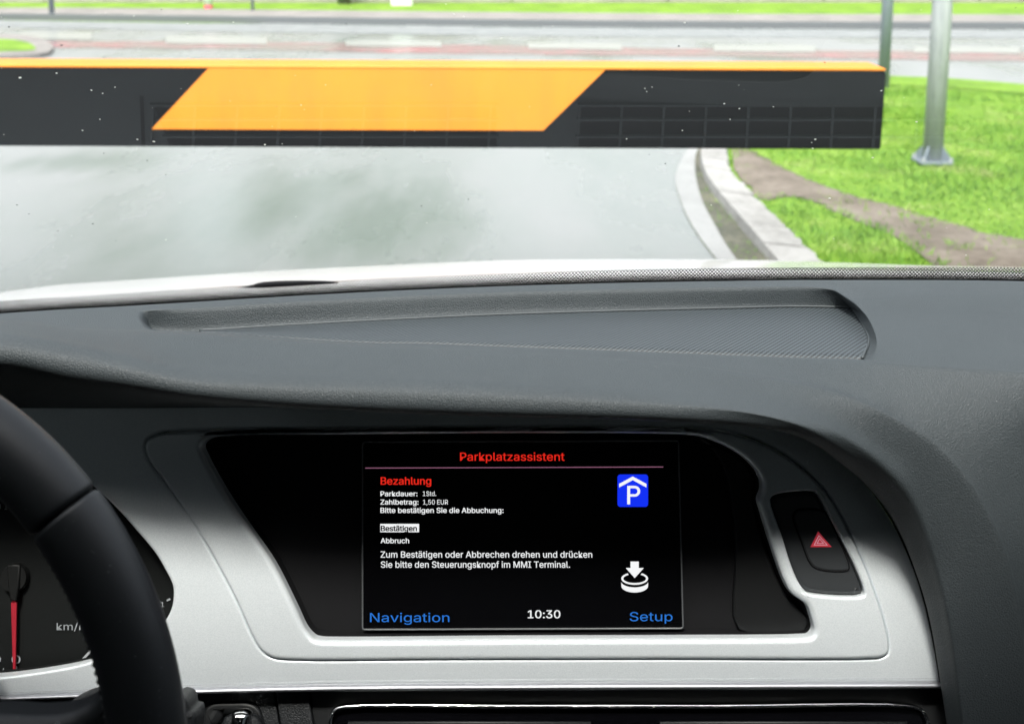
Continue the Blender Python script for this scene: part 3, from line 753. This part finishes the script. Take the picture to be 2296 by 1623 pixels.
a_, b_ = mirrored(318, 214), mirrored(322, 330); slots.faces.new([slots.verts.new((q[0] + dx, q[1], TZ(q[1]) + .0006)) for q, dx in ((a_, -.0016), (a_, .0016), (b_, .0016), (b_, -.0016))])
dv = put('defroster_vent', slots, 'matte', car, smooth=False)
put('vent_grid', vt, 'dash_fine', dv, smooth=False)

# ---- windscreen
HDR = .35                                   # where the glass meets the unseen roof, set forward to shade the fascia
bm = bmesh.new(); rowsg = []
for y in np.linspace(1.30, HDR, 8):
    hw = .84 - .19 * (1.30 - y)
    rowsg.append([(x, y, GZ0 - GT * y) for x in np.linspace(-hw, hw, 9)])
ws = put('windscreen', grid(np.array(rowsg)), 'glass', car, smooth=False)
top = [(-60, 680), (0, 675), (250, 660), (550, 640), (850, 625), (1148, 613), (1448, 604), (1750, 600), (2098, 599), (2296, 600), (2380, 601)]
cxs = np.array([p[0] for p in c0]); cys = np.array([p[1] for p in c0])
tt = catmull(np.array(top, float), 8)
bm = bmesh.new(); uvl = bm.loops.layers.uv.new('UVMap'); prev = None
for i, (x, y) in enumerate(tt):
    yb = np.interp(x, cxs, cys) + 14; ya = y
    pa, pb = on_glass(x, ya, .0012), on_glass(x, yb, .0012)
    uu = pa[0] / .0033
    cur = (bm.verts.new(pb), bm.verts.new(pa), uu, (yb - ya))
    if prev:
        f = bm.faces.new((prev[0], cur[0], cur[1], prev[1]))
        for lo, uvv in zip(f.loops, ((prev[2], -14 / 7.2), (cur[2], -14 / 7.2), (cur[2], cur[3] / 7.2 - 14 / 7.2), (prev[2], prev[3] / 7.2 - 14 / 7.2))): lo[uvl].uv = uvv
    prev = cur
put('frit_band', bm, 'frit', ws, smooth=False)
# rain specks and dust on the glass
spots = [(420, 54, 4, 0), (523, 51, 3, 0), (550, 58, 2, 0), (362, 22, 3, 1), (237, 30, 2, 0), (20, 61, 4, 1), (40, 70, 3, 1), (138, 102, 5, 1), (233, 129, 2, 1), (776, 54, 4, 1), (787, 18, 2, 0), (1018, 33, 4, 0), (1124, 87, 4, 0), (1654, 25, 3, 0), (1535, 52, 5, 0), (1522, 104, 6, 1), (1849, 141, 4, 1), (1446, 199, 3, 0), (1462, 196, 3, 0), (1450, 206, 3, 0), (1658, 244, 4, 0), (1624, 233, 4, 0), (1734, 240, 3, 0), (1637, 268, 3, 0), (1828, 313, 5, 0), (1405, 312, 4, 0), (1530, 293, 4, 0), (1976, 204, 4, 0), (1820, 320, 3, 0), (1822, 333, 4, 0), (1957, 354, 4, 0), (2055, 274, 5, 0), (1860, 445, 5, 0), (2218, 470, 3, 0), (1595, 460, 3, 0), (2166, 572, 3, 0), (1492, 367, 4, 1), (208, 502, 4, 1), (38, 460, 4, 1), (65, 480, 3, 1), (233, 344, 3, 1), (330, 360, 3, 1), (945, 462, 4, 1), (957, 500, 4, 0), (1050, 447, 4, 1), (620, 381, 3, 1), (372, 392, 3, 1), (260, 540, 3, 1), (130, 518, 3, 1), (45, 175, 6, 0), (127, 165, 5, 0), (230, 210, 4, 0), (205, 203, 4, 0), (258, 196, 3, 0), (224, 268, 4, 0), (185, 293, 5, 0), (308, 313, 5, 0), (345, 318, 5, 0), (594, 325, 5, 0), (633, 323, 3, 0), (730, 191, 3, 0), (675, 236, 3, 0), (683, 246, 2, 0), (662, 170, 2, 0), (967, 191, 3, 0), (1000, 10, 3, 0), (1040, 38, 3, 0), (920, 15, 2, 0)]
for k in range(70):
    spots.append((rng.uniform(0, 2296), rng.uniform(0, 560), rng.uniform(1.2, 2.6), int(rng.uniform() > .55)))
for nm, kind in (('rain_specks', 0), ('dust_specks', 1)):
    bm = bmesh.new()
    for x, y, s_, k in spots:
        if k != kind: continue
        g = on_glass(x, y, -.0012); r_ = s_ * .5 / F_PX * np.linalg.norm(g - EYE) * .8
        res = bmesh.ops.create_icosphere(bm, subdivisions=1, radius=1)
        e2_ = np.cross(gn, (1, 0, 0)); an_ = rng.uniform(-.8, .8); st = rng.uniform(1.0, 1.9)
        for v_ in res['verts']:
            a, b, c_ = v_.co; a *= st; a, b = a * math.cos(an_) - b * math.sin(an_), a * math.sin(an_) + b * math.cos(an_)
            v_.co = Vector(g + r_ * (a * np.array([1., 0, 0]) + b * e2_ * 1.4 + c_ * .5 * gn))
    put(nm, bm, 'speck_pale' if kind == 0 else 'speck_dark', ws)['kind'] = 'stuff'

# ---- white bonnet, black scuttle and wiper beyond the glass
hx = [(-300, 690), (0, 655), (150, 637), (300, 627), (450, 617), (650, 605), (850, 595), (1148, 583), (1498, 581), (1698, 583), (1898, 589), (2098, 596), (2296, 600), (2600, 612)]
hx = catmull(np.array(hx, float), 6)
cr_y = lambda x: np.interp(x, cxs, cys)
rows_h, rows_c = [], []
for x, y in hx:
    yb = cr_y(x)
    s_ = at_y(x, y, 1.62); ya_ = glass_y(x, -8) + .035; a = at_y(x, yb - 8, ya_); mid = at_y(x, y + (yb - 8 - y) * .35, max(1.38, ya_ + .1))
    rows_h.append([a + np.array([0, -.002, -.03]), a, (a + mid) / 2 + np.array([0, 0, .002]), mid, at_y(x, y + 2.5, 1.52), s_, s_ + np.array([0, .12, -.047]), s_ + np.array([0, .30, -.16]), s_ + np.array([0, .42, -.32])])
    b = at_y(x, yb + 16, glass_y(x, 16) + .004)
    rows_c.append([b, (b + a) / 2 + np.array([0, 0, -.02]), a + np.array([0, -.012, -.03]), a + np.array([0, .02, -.05])])
put('bonnet', grid(np.array(rows_h)), 'paint', car)
put('scuttle', grid(np.array(rows_c)), 'matte', car)
WP = Plane(on_glass(600, 650, -.03), (1, 0, 0), (0, -math.cos(GA), math.sin(GA)))
wl = [(395, 690), (408, 665), (420, 660), (500, 655), (555, 648), (590, 639), (670, 636), (750, 638), (768, 646), (775, 665), (600, 690)]
put('wiper', plate(WP, loop(WP, wl, 3), r=.001, depth=.0035), 'matte', car)

# ---- silver fascia
A_out = [(-420, 905), (600, 905), (1500, 915), (1700, 935), (1785, 962), (1819, 988), (1884, 1035), (1946, 1092), (1995, 1162), (2032, 1236), (2065, 1326), (2090, 1429), (2103, 1507), (2106, 1526), (1600, 1528), (1148, 1530), (720, 1533), (440, 1541), (200, 1550), (0, 1558), (-420, 1575)]
B_out = [(324, 1001), (331, 985), (358, 973), (400, 969), (700, 962), (1148, 958), (1515, 960), (1576, 962.8), (1638, 971), (1699, 989), (1761, 1022), (1814, 1063), (1855, 1108), (1884, 1154), (1917, 1219), (1946, 1285), (1970, 1351), (1987, 1408), (1994, 1445), (1993, 1462), (1979, 1473), (1958, 1476), (1500, 1477), (1000, 1478), (660, 1479), (611, 1474), (586, 1458), (570, 1435), (529, 1346), (483, 1258), (441, 1185), (391, 1111), (349, 1054), (329, 1024)]
B_in = [(452, 1000), (465, 986), (492, 979), (800, 974.5), (1148, 971.5), (1515, 974), (1568, 979), (1617, 996), (1658, 1018), (1691, 1047), (1708, 1076), (1709, 1100), (1702, 1121), (1708, 1145), (1736, 1236), (1761, 1305), (1777, 1332), (1810, 1357), (1821, 1383), (1827, 1414), (1818, 1427), (1806, 1429), (1500, 1432), (1148, 1433), (740, 1436), (718, 1435), (703, 1431), (685, 1412), (662, 1364), (611, 1263), (561, 1190), (506, 1107), (460, 1024)]
clus = [(216, 1097), (265, 1144), (309, 1194), (348, 1241), (371, 1280), (386, 1312), (388, 1336), (383, 1365), (365, 1397), (300, 1447), (216, 1478), (171, 1491), (88, 1506), (0, 1517), (-150, 1524), (-380, 1524), (-400, 1300), (-380, 1000), (-200, 960), (0, 975), (130, 1030)]
haz = [(1728, 1121), (1734, 1112), (1757, 1105), (1822, 1102), (1833, 1107), (1864, 1166), (1892, 1219), (1921, 1277), (1939, 1326), (1936, 1335), (1827, 1333), (1810, 1328), (1794, 1310), (1777, 1273), (1753, 1199)]
HB = .0022
a_out = np.array([FP.uv(x, y) for x, y in A_out]); a_out = np.concatenate([catmull(a_out[3:13], 5), a_out[13:], a_out[:3]])
b_out, b_in, cl, hz = loop(FP, B_out, 5, HB), loop(FP, B_in, 5, HB), loop(FP, clus, 5), loop(FP, haz, 4, HB)
trim = put('fascia_trim', plate(FP, a_out, [inset(b_out, -.0005), cl], h=0, r=.0005, hole_r=.0018, depth=.012), 'silver', car)
surround = put('screen_surround', plate(FP, b_out, [b_in, hz], h=HB, r=.0021, hole_r=(.0035, .0018), depth=.016, seg=7), 'silver', car)
# rolled lower edge of the trim
up_ = catmull(np.array([(-420, 1566), (0, 1553), (200, 1545), (440, 1535), (720, 1527), (1148, 1523), (1700, 1521), (2104, 1520)], float), 6)
dn_ = catmull(np.array([(-420, 1584), (0, 1571), (200, 1564), (440, 1556), (720, 1551), (1148, 1548), (1700, 1546), (2108, 1544)], float), 6)
rows_l = []
for a, b in zip(up_, dn_):
    p, q = FP.xyz(FP.uv(*a), 0), FP.xyz(FP.uv(*b), 0)
    rows_l.append([p + (q - p) * f + FP.n * h_ for f, h_ in ((0, -.002), (.0, .0002), (.12, -.0006), (.25, -.0002), (.4, .0016), (.58, .0028), (.75, .0026), (.9, .0012), (1, -.0015), (1, -.012))])
put('trim_lip', grid(np.array(rows_l)), 'silver_lip', trim)

# ---- screen well
WH = -.014
well = inset(b_in, -.004)
wl2 = inset(b_in, .012)
bm = bmesh.new()
ringA = [bm.verts.new(FP.xyz(q, -.004)) for q in inset(b_in, -.001)]
ringB = [bm.verts.new(FP.xyz(q, WH)) for q in inset(b_in, .0015)]
for i in range(len(ringA)):
    j = (i + 1) % len(ringA); bm.faces.new((ringA[i], ringA[j], ringB[j], ringB[i]))
bm.faces.new(ringB); bmesh.ops.triangulate(bm, faces=[bm.faces[-1]] if False else [f for f in bm.faces if len(f.verts) > 4])
put('screen_well', bm, 'matte', surround, smooth=False)
# side cheek right of the display, a curved darker panel
ck = [(1560, 985), (1600, 1010), (1625, 1060), (1640, 1130), (1650, 1240), (1656, 1412), (1800, 1420), (1815, 1390), (1760, 1330), (1690, 1130), (1690, 1070), (1650, 1020)]
put('cheek_panel', plate(FP, loop(FP, ck, 4, -.010), h=-.010, r=.002, depth=.004), 'cheek', surround)
SH = -.0095
scr = [(813, 998), (814, 993), (819, 990.5), (1515, 988), (1520.5, 989.5), (1521.5, 994), (1531.5, 1402), (1530, 1406.5), (1526, 1408), (818, 1410.5), (814, 1409), (813, 1404)]
sl = loop(FP, scr, h=SH, sharp=True)
disp = put('display', plate(FP, sl, h=SH, r=.0006, depth=.004), 'screen', car)
bm = bmesh.new(); tube(bm, [FP.xyz(q, SH + .0002) for q in sl], .00055, 8, closed=True); put('rim', bm, 'bezel', disp)
TH_ = SH + .0006
def write(name, body, x0, x1, cap, base, m_, bold=0.): put(name, text_mesh(body, FP, x0, x1, cap, base, TH_, bold), m_, disp, smooth=False)
write('title_text', 'Parkplatzassistent', 1031.5, 1266, 1014.5, 1032.5, 't_red', .03)
write('heading_text', 'Bezahlung', 853.4, 967, 1069.5, 1086, 't_red', .06)
write('text_line', 'Parkdauer:', 853, 936, 1101, 1111.8, 't_white', .055)
write('text_line', '1Std.', 948, 978, 1101, 1111.5, 't_white')
write('text_line', 'Zahlbetrag:', 853, 938.4, 1119.7, 1130.6, 't_white', .055)
write('text_line', '1,50 EUR', 948.6, 1004.5, 1120, 1130.6, 't_white')
write('text_line', 'Bitte bestätigen Sie die Abbuchung:', 853, 1129, 1138, 1149.3, 't_white', .055)
write('text_line', 'Abbruch', 853.4, 917.4, 1206, 1217.2, 't_white', .055)
write('text_line', 'Zum Bestätigen oder Abbrechen drehen und drücken', 853.4, 1328, 1235.5, 1249.5, 't_white', .025)
write('text_line', 'Sie bitte den Steuerungsknopf im MMI Terminal.', 854, 1278, 1258, 1272, 't_white', .025)
write('menu_text', 'Navigation', 829.6, 1007.7, 1373.7, 1393.8, 't_blue')
write('clock_text', '10:30', 1183.4, 1256.5, 1367.5, 1385, 't_white', .04)
write('menu_text', 'Setup', 1412, 1508, 1371.5, 1391.7, 't_blue')
bm = bmesh.new(); polygon(bm, FP, [(819, 1048.2), (1487, 1045.7), (1487, 1047.4), (819, 1049.9)], TH_); put('rule_line', bm, 't_line', disp, smooth=False)
bm = bmesh.new(); polygon(bm, FP, [(852.6, 1174), (939.6, 1174), (939.6, 1192.6), (852.6, 1192.6)], TH_)
hl = put('highlight_bar', bm, 't_white', disp, smooth=False)
put('bar_text', text_mesh('Bestätigen', FP, 853.6, 935, 1178.3, 1190, TH_ + .0003, .13), 't_black', disp, smooth=False)
Z = lambda x, y: (717.5 + x * .4105, 956.6 + y * .4105)
def rrect(x0, y0, x1, y1, r_, n=5):
    o = []
    for cx_, cy_, a0 in ((x1 - r_, y0 + r_, -90), (x1 - r_, y1 - r_, 0), (x0 + r_, y1 - r_, 90), (x0 + r_, y0 + r_, 180)):
        o += [(cx_ + r_ * math.cos(R(a0 + 90 * k / n)), cy_ + r_ * math.sin(R(a0 + 90 * k / n))) for k in range(n + 1)]
    return o
bm = bmesh.new(); polygon(bm, FP, [Z(*q) for q in rrect(1625, 260, 1792, 437, 16)], TH_)
icon = put('parking_icon', bm, 't_pblue', disp, smooth=False)
bm = bmesh.new(); h2 = TH_ + .0003
polygon(bm, FP, [Z(*q) for q in ((1634, 311), (1708, 271), (1708, 291), (1634, 331))], h2); polygon(bm, FP, [Z(*q) for q in ((1708, 271), (1783, 311), (1783, 331), (1708, 291))], h2)
polygon(bm, FP, [Z(*q) for q in ((1678, 322), (1694, 322), (1694, 423), (1678, 423))], h2)
def arc_band(bm, cx_, cy_, rx, ry, rx2, ry2, a0, a1, h_, n=20):
    for k in range(n):
        q = []
        for a, (u_, v_) in ((a0 + (a1 - a0) * k / n, (rx, ry)), (a0 + (a1 - a0) * (k + 1) / n, (rx, ry)), (a0 + (a1 - a0) * (k + 1) / n, (rx2, ry2)), (a0 + (a1 - a0) * k / n, (rx2, ry2))):
            q.append(Z(cx_ + u_ * math.cos(R(a)), cy_ + v_ * math.sin(R(a))))
        polygon(bm, FP, q, h_)
arc_band(bm, 1719, 351.5, 30, 29.5, 15, 16, -90, 90, h2)
for y0, y1 in ((322, 335.5), (367.5, 381)): polygon(bm, FP, [Z(*q) for q in ((1694, y0), (1719, y0), (1719, y1), (1694, y1))], h2)
put('parking_symbol', bm, 't_white', disp, smooth=False)
bm = bmesh.new()
polygon(bm, FP, [Z(*q) for q in ((1696, 735), (1741, 735), (1741, 770), (1769, 770), (1719, 825), (1670, 770), (1696, 770))], TH_)
arc_band(bm, 1719, 828, 73, 34, 62, 24, -58, 238, TH_, 40)
for k in range(24):
    a, b = R(180 - 180 * k / 24), R(180 - 180 * (k + 1) / 24)
    f1 = lambda t_: (1719 + 73 * math.cos(t_), 845 + 31 * math.sin(t_)); f2 = lambda t_: (1719 + 73 * math.cos(t_), 868 + 36 * math.sin(t_))
    polygon(bm, FP, [Z(*f1(a)), Z(*f1(b)), Z(*f2(b)), Z(*f2(a))], TH_)
put('knob_icon', bm, 't_white', disp, smooth=False)

# ---- hazard switch
hs = put('hazard_switch', plate(FP, inset(hz, .0004), h=-.001, r=.003, depth=.012, seg=6), 'switch', car)
btn = [(1781, 1158), (1788, 1146), (1840, 1145), (1851, 1152), (1880, 1211), (1903, 1271), (1900, 1277), (1839, 1275), (1821, 1265), (1798, 1211)]
bl = loop(FP, btn, 4)
bm = bmesh.new(); tube(bm, [FP.xyz(q, -.0008) for q in inset(bl, -.0004)], .0006, 6, closed=True); put('button_gap', bm, 'matte', hs)
put('button', plate(FP, bl, h=.0002, r=.0009, depth=.003), 'switch', hs)
TR = [(1834.5, 1191), (1865, 1226), (1817, 1226)]
def tri(bm, sc_, h_):
    c_ = np.mean(TR, axis=0); polygon(bm, FP, [tuple(c_ + (np.array(q) - c_) * sc_) for q in TR], h_)
bm = bmesh.new(); tri(bm, 1., .0005); wt = put('warning_triangle', bm, 'hazred', hs, smooth=False)
for k, (sc_, m_) in enumerate(((.66, 'hazpink'), (.54, 'hazred'), (.36, 'hazpink'), (.24, 'hazred'))):
    bm = bmesh.new(); tri(bm, sc_, .0006 + k * .0001); put('triangle_outline', bm, m_, hs, smooth=False)

# ---- instrument cluster behind its opening
CH = -.022
bm = bmesh.new()
rA = [bm.verts.new(FP.xyz(q, -.006)) for q in inset(cl, -.002)]; rM = [bm.verts.new(FP.xyz(q, -.012)) for q in inset(cl, .001)]; rB = [bm.verts.new(FP.xyz(q, CH)) for q in inset(cl, -.006)]
for X_, Y_ in ((rA, rM), (rM, rB)):
    for i in range(len(X_)):
        j = (i + 1) % len(X_); bm.faces.new((X_[i], X_[j], Y_[j], Y_[i]))
f = bm.faces.new(rB); bmesh.ops.triangulate(bm, faces=[f])
ic = put('instrument_cluster', bm, 'dial', car, smooth=False)
CT = CH + .001
bm = bmesh.new(); hc = FP.uv(29.5, 1296, CT + .004)
bmesh.ops.create_cone(bm, cap_ends=True, segments=32, radius1=.0088, radius2=.0080, depth=.004)
mw = Matrix((FP.e1, FP.e2, FP.n)).transposed().to_4x4(); mw.translation = Vector(FP.xyz(hc, CT + .002)); bm.transform(mw)
put('needle_hub', bm, 'hub', ic, smooth=False)
bm = bmesh.new(); hp = loop(FP, [(15, 1266), (44, 1266), (42, 1310), (37, 1347), (22, 1347), (17, 1310)], h=CT + .006, sharp=True); bmh = plate(FP, hp, h=CT + .006, r=.001, depth=.004); bm.free()
put('needle_cap', bmh, 'hub', ic)
npoly = loop(FP, [(27, 1340), (32, 1340), (33, 1349), (37, 1351), (34, 1513), (29, 1513), (24.5, 1351), (26.5, 1349)], h=CT + .004, sharp=True)
put('needle', plate(FP, npoly, h=CT + .004, r=.0002, depth=.001, seg=3), 'needle', ic, smooth=False)
def dial_text(body, x0, x1, cap, base, m_='print', bold=0.): put('numeral', text_mesh(body, FP, x0, x1, cap, base, CT, bold), m_, ic, smooth=False)
dial_text('0', 26, 46, 1468, 1487, 'print', .03)
dial_text('km/h', 127, 190, 1396, 1412, 'print')
dial_text('1', 10, 16, 1128, 1142, 'print')
dial_text('0', -8, 2, 1128, 1142, 'print')
dial_text('0', -12, 2, 1470, 1485, 'print')
dial_text('1/1', 344, 368, 1349, 1360, 'print')
for q in (((34, 1493), (38.5, 1493), (38.5, 1512), (34, 1512)), ((7, 1497), (9, 1497), (7, 1508), (5, 1508)), ((373, 1344), (381, 1340), (382.5, 1344), (374.5, 1348))):
    bm = bmesh.new(); polygon(bm, FP, q, CT); put('tick_mark', bm, 'print', ic, smooth=False)
bm = bmesh.new(); polygon(bm, FP, [(172, 1488), (203, 1455), (208, 1457), (179, 1488.5)], CT); put('scale_line', bm, 'print_bright', ic, smooth=False)

# ---- lower dashboard, chrome framed unit, ignition bezel
LP = Plane(FP.xyz(FP.uv(1148, 1560), -.010), (1, 0, 0), FA - FB + np.array([0, .03, 0]))
def lplate(pts, h, r_, depth, n=4, sharp=False): return plate(LP, loop(LP, pts, n, h, sharp), h=h, r=r_, depth=depth)
lower = put('lower_dash', lplate([(-420, 1540), (612, 1540), (628, 1640), (650, 1900), (-420, 1900)], 0, .001, .01, sharp=True), 'lower', car)
put('side_strip', lplate([(616, 1540), (688, 1540), (704, 1640), (724, 1900), (654, 1900), (632, 1640)], .002, .001, .01, sharp=True), 'lower', lower)
put('centre_stack', lplate([(691, 1535), (2125, 1535), (2150, 1900), (728, 1900), (707, 1640)], -.002, .001, .01, sharp=True), 'black', lower)
fr = [(732, 1900), (736, 1640), (739, 1604), (750, 1587), (771, 1580), (1148, 1578), (1600, 1578), (2044, 1579), (2070, 1589), (2083, 1612), (2088, 1640), (2100, 1900)]
fl_ = loop(LP, fr, 5, .003)
put('chrome_frame', plate(LP, fl_, [inset(fl_, .0022)], h=.004, r=.001, hole_r=.001, depth=.01), 'chrome', lower)
put('control_panel', plate(LP, inset(fl_, .0021), h=-.001, r=.001, depth=.006), 'gloss', lower)
for x0, x1 in ((780, 1325), (1480, 2035)):
    put('control_flap', lplate([(x0, 1617), (x1, 1617), (x1 + 8, 1900), (x0 - 8, 1900)], .001, .001, .006, sharp=True), 'black', lower)
ib = [(452, 1650), (455, 1610), (459, 1590), (476, 1576), (520, 1573), (556, 1574), (578, 1585), (588, 1606), (592, 1650), (588, 1740), (456, 1740)]
ibl = loop(LP, ib, 4, .003)
put('ignition_bezel', plate(LP, ibl, [inset(ibl, .0075)], h=.003, r=.002, hole_r=.004, depth=.012, seg=6), 'black', lower)
put('ignition_slot', plate(LP, inset(ibl, .006), h=-.004, r=.0005, depth=.004), 'matte', lower)
# key standing in the slot
kb = LP.xyz(LP.uv(538, 1650), 0)
key = thing('car_key', 'black car key with a polished chrome end, pushed into the dashboard slot', 'key', tuple(kb))
KP = LP
body = [(492, 1650), (494, 1622), (505, 1606), (525, 1599), (552, 1599), (575, 1606), (586, 1622), (588, 1650), (584, 1700), (498, 1700)]
put('fob', plate(KP, loop(KP, body, 4, .010), h=.010, r=.004, depth=.016, seg=6), 'lower', key)
cap_ = [(513, 1640), (515, 1606), (520, 1595), (535, 1591), (552, 1593), (559, 1601), (557, 1625), (550, 1655), (545, 1690), (518, 1690)]
put('chrome_end', plate(KP, loop(KP, cap_, 5, .016), h=.016, r=.0055, depth=.010, seg=9), 'chrome', key)

# ---- steering wheel
WC = np.array([-.339, .4371, .8911]); WR, Wr, WT = .1838, .016, .2687
wn = np.array([0, -math.cos(WT), math.sin(WT)]); wu = np.array([1., 0, 0]); ww = np.array([0, math.sin(WT), math.cos(WT)])
def rim_pt(a, off=0., ph=None, r_=Wr, axial=1.0):
    rd = math.cos(a) * wu + math.sin(a) * ww; c_ = WC + (WR + off) * rd
    return c_ if ph is None else c_ + r_ * (math.cos(ph) * rd + math.sin(ph) * wn * axial)
def project(p):
    d = p - EYE; z = d.dot([0, math.cos(TH), -math.sin(TH)]); u = d.dot([0, math.sin(TH), math.cos(TH)]); return 1148 + F_PX * d[0] / z, YP - F_PX * u / z
aa = np.linspace(0, 2, 2000); seam = min(aa, key=lambda a: math.hypot(project(rim_pt(a))[0] - 146, project(rim_pt(a))[1] - 1146))
def rim_section(a0, a1, r_, n, ends):
    G_ = []
    al = list(np.linspace(a0, a1, n))
    for i, a in enumerate(al):
        G_.append([rim_pt(a, 0, ph, r_) for ph in np.linspace(0, 2 * math.pi, 33)])
    for e, sgn in ends:
        a = a0 if e == 0 else a1; cap = []
        for k in range(1, 6):
            q = k / 5 * math.pi / 2; rr_ = r_ - .0028 * (1 - math.cos(q)); da = sgn * .0028 * math.sin(q) / WR
            cap.append([rim_pt(a + da, 0, ph, rr_) for ph in np.linspace(0, 2 * math.pi, 33)])
        cap.append([rim_pt(a + sgn * .0028 / WR, 0, ph, .002) for ph in np.linspace(0, 2 * math.pi, 33)])
        G_ = cap[::-1] + G_ if e == 0 else G_ + cap
    return grid(np.array(G_))
sw = put('steering_wheel', rim_section(seam + .0165, math.pi - seam - .0165, Wr, 90, ((0, -1), (1, 1))), 'wheel', car)
put('grip', rim_section(-1.0, seam - .018, Wr * 1.02, 70, ((1, 1),)), 'wheel', sw)
put('grip', rim_section(math.pi - seam + .018, math.pi + 1.0, Wr * 1.02, 70, ((0, -1),)), 'wheel', sw)
put('rim_base', rim_section(math.pi + 1.0, 2 * math.pi - 1.0, Wr, 60, ()), 'wheel', sw)
bm = bmesh.new()
for a in np.arange(-.75, seam - .05, .022):
    tube(bm, [rim_pt(a, 0, R(166), Wr * 1.025), rim_pt(a + .006, 0, R(164), Wr * 1.05), rim_pt(a + .012, 0, R(166), Wr * 1.025)], .0006, 5)
for a in np.arange(seam + .05, 1.5, .026):
    tube(bm, [rim_pt(a, 0, R(176), Wr * 1.0), rim_pt(a + .006, 0, R(174), Wr * 1.03), rim_pt(a + .012, 0, R(176), Wr * 1.0)], .0005, 5)
put('stitching', bm, 'stitch', sw)
SP = Plane(WC, wu, ww)
sp = [(-700, 1600), (-300, 1605), (0, 1611), (70, 1614), (150, 1604), (200, 1575), (228, 1540), (262, 1560), (262, 1700), (240, 1800), (-300, 1850), (-700, 1850)]
put('spoke', plate(SP, loop(SP, sp, 5, -.004), h=-.004, r=.007, depth=.020, seg=7), 'wheel', sw)
bm = bmesh.new(); polygon(bm, SP, [(122, 1623), (130, 1616.5), (137, 1623)], -.0035); put('button_mark', bm, 'print_bright', sw, smooth=False)
hubc = [SP.xyz((.075 * math.cos(q), .075 * math.sin(q) * .9 - .01)) for q in np.linspace(0, 2 * math.pi, 24)[:-1]]
hub2 = np.array([(.078 * math.cos(q), .07 * math.sin(q) - .01) for q in np.linspace(0, 2 * math.pi, 33)[:-1]])
put('hub_pad', plate(SP, hub2, h=.012, r=.012, depth=.05, seg=7), 'lower', sw)
bm = bmesh.new(); tube(bm, [SP.xyz((0, -.01), -.02), SP.xyz((0, -.01), -.17)], .035, 20); put('column', bm, 'black', sw)
CP = Plane(FP.xyz(FP.uv(170, 1600), .045), (1, 0, 0), FA - FB)
put('column_shroud', plate(CP, loop(CP, [(90, 1640), (110, 1612), (140, 1590), (180, 1574), (240, 1565), (300, 1566), (320, 1600), (320, 1720), (80, 1720)], 4), h=0, r=.006, depth=.03, seg=6), 'lower', car)
put('stalk', plate(CP, loop(CP, [(395, 1560), (416, 1562), (424, 1572), (428, 1590), (440, 1594), (441, 1640), (436, 1680), (395, 1680)], 3), h=.004, r=.003, depth=.02, seg=5), 'lower', car)

# ---- roof, doors, seats and body of the cabin around the viewer
bm = bmesh.new()
RZ = lambda y: 1.47 - .05 * ((y + .7) / .85) ** 2
rows_r = []
for y in [HDR, HDR - .06, HDR - .13] + list(np.linspace(.10, -1.9, 12)):
    rows_r.append([(x, y, min(RZ(y) - .12 * (abs(x) / .66) ** 4, GZ0 - GT * y + .004)) for x in np.linspace(-.66, .66, 11)])
put('roof', grid(np.array(rows_r)), 'headliner', car)
for sgn in (-1, 1):
    bm = bmesh.new(); tube(bm, [(sgn * .65, .30, 1.36), (sgn * .71, .65, 1.17), (sgn * .80, 1.15, .88)], .035, 10); put('pillar', bm, 'headliner', car)
    bm = bmesh.new(); tube(bm, [(sgn * .64, -.45, 1.36), (sgn * .76, -.45, .95)], .05, 10); put('pillar', bm, 'headliner', car)
    bm = bmesh.new(); tube(bm, [(sgn * .60, -1.8, 1.33), (sgn * .76, -2.1, .95)], .09, 10); put('pillar', bm, 'headliner', car)
    bm = bmesh.new(); box(bm, (min(sgn * .74, sgn * .86), -2.1, .25), (max(sgn * .74, sgn * .86), .95, .93), .03); put('door', bm, 'paint', car, smooth=False)
    bm = bmesh.new(); box(bm, (min(sgn * .69, sgn * .738), -2.1, .28), (max(sgn * .69, sgn * .738), .95, .925), .02); put('door_trim', bm, 'headliner', car, smooth=False)
    bm = bmesh.new(); box(bm, (sgn * .38 - .25, -.85, .35), (sgn * .38 + .25, -.30, .52), .05); box(bm, (sgn * .38 - .25, -1.0, .5), (sgn * .38 + .25, -.82, 1.12), .06); box(bm, (sgn * .38 - .13, -1.0, 1.13), (sgn * .38 + .13, -.9, 1.32), .04)
    put('seat', bm, 'headliner', car, smooth=False)
    bm = bmesh.new(); vs_ = [bm.verts.new(q) for q in ((sgn * .775, 1.0, .92), (sgn * .66, .30, 1.36), (sgn * .62, .1, 1.40), (sgn * .60, -1.75, 1.36), (sgn * .74, -2.05, .92))]
    bm.faces.new(vs_); put('side_window', bm, 'shade_pane', car, smooth=False)
bm = bmesh.new(); vs_ = [bm.verts.new(q) for q in ((-.72, -2.12, .95), (.72, -2.12, .95), (.60, -1.85, 1.36), (-.60, -1.85, 1.36))]
bm.faces.new(vs_); put('rear_window', bm, 'shade_pane', car, smooth=False)
bm = bmesh.new(); box(bm, (-.74, -2.2, .3), (.74, -2.1, .95), .03); put('rear_panel', bm, 'headliner', car, smooth=False)
bm = bmesh.new(); box(bm, (-.86, .96, .25), (.86, 1.04, .80), .01); put('bulkhead', bm, 'headliner', car, smooth=False)
bm = bmesh.new(); box(bm, (-.80, -2.2, .18), (.80, 1.05, .28), .02); put('floor_pan', bm, 'headliner', car, smooth=False)
bm = bmesh.new(); box(bm, (-.86, 1.05, .22), (.86, 1.95, .55), .05); put('nose', bm, 'paint', car, smooth=False)
for sgn in (-1, 1):
    for y in (1.35, -1.45):
        bm = bmesh.new(); cyl(bm, (sgn * .78, y, .31), .31, .31, .2, 32, 'x'); put('wheel', bm, 'tyre', car, smooth=False)
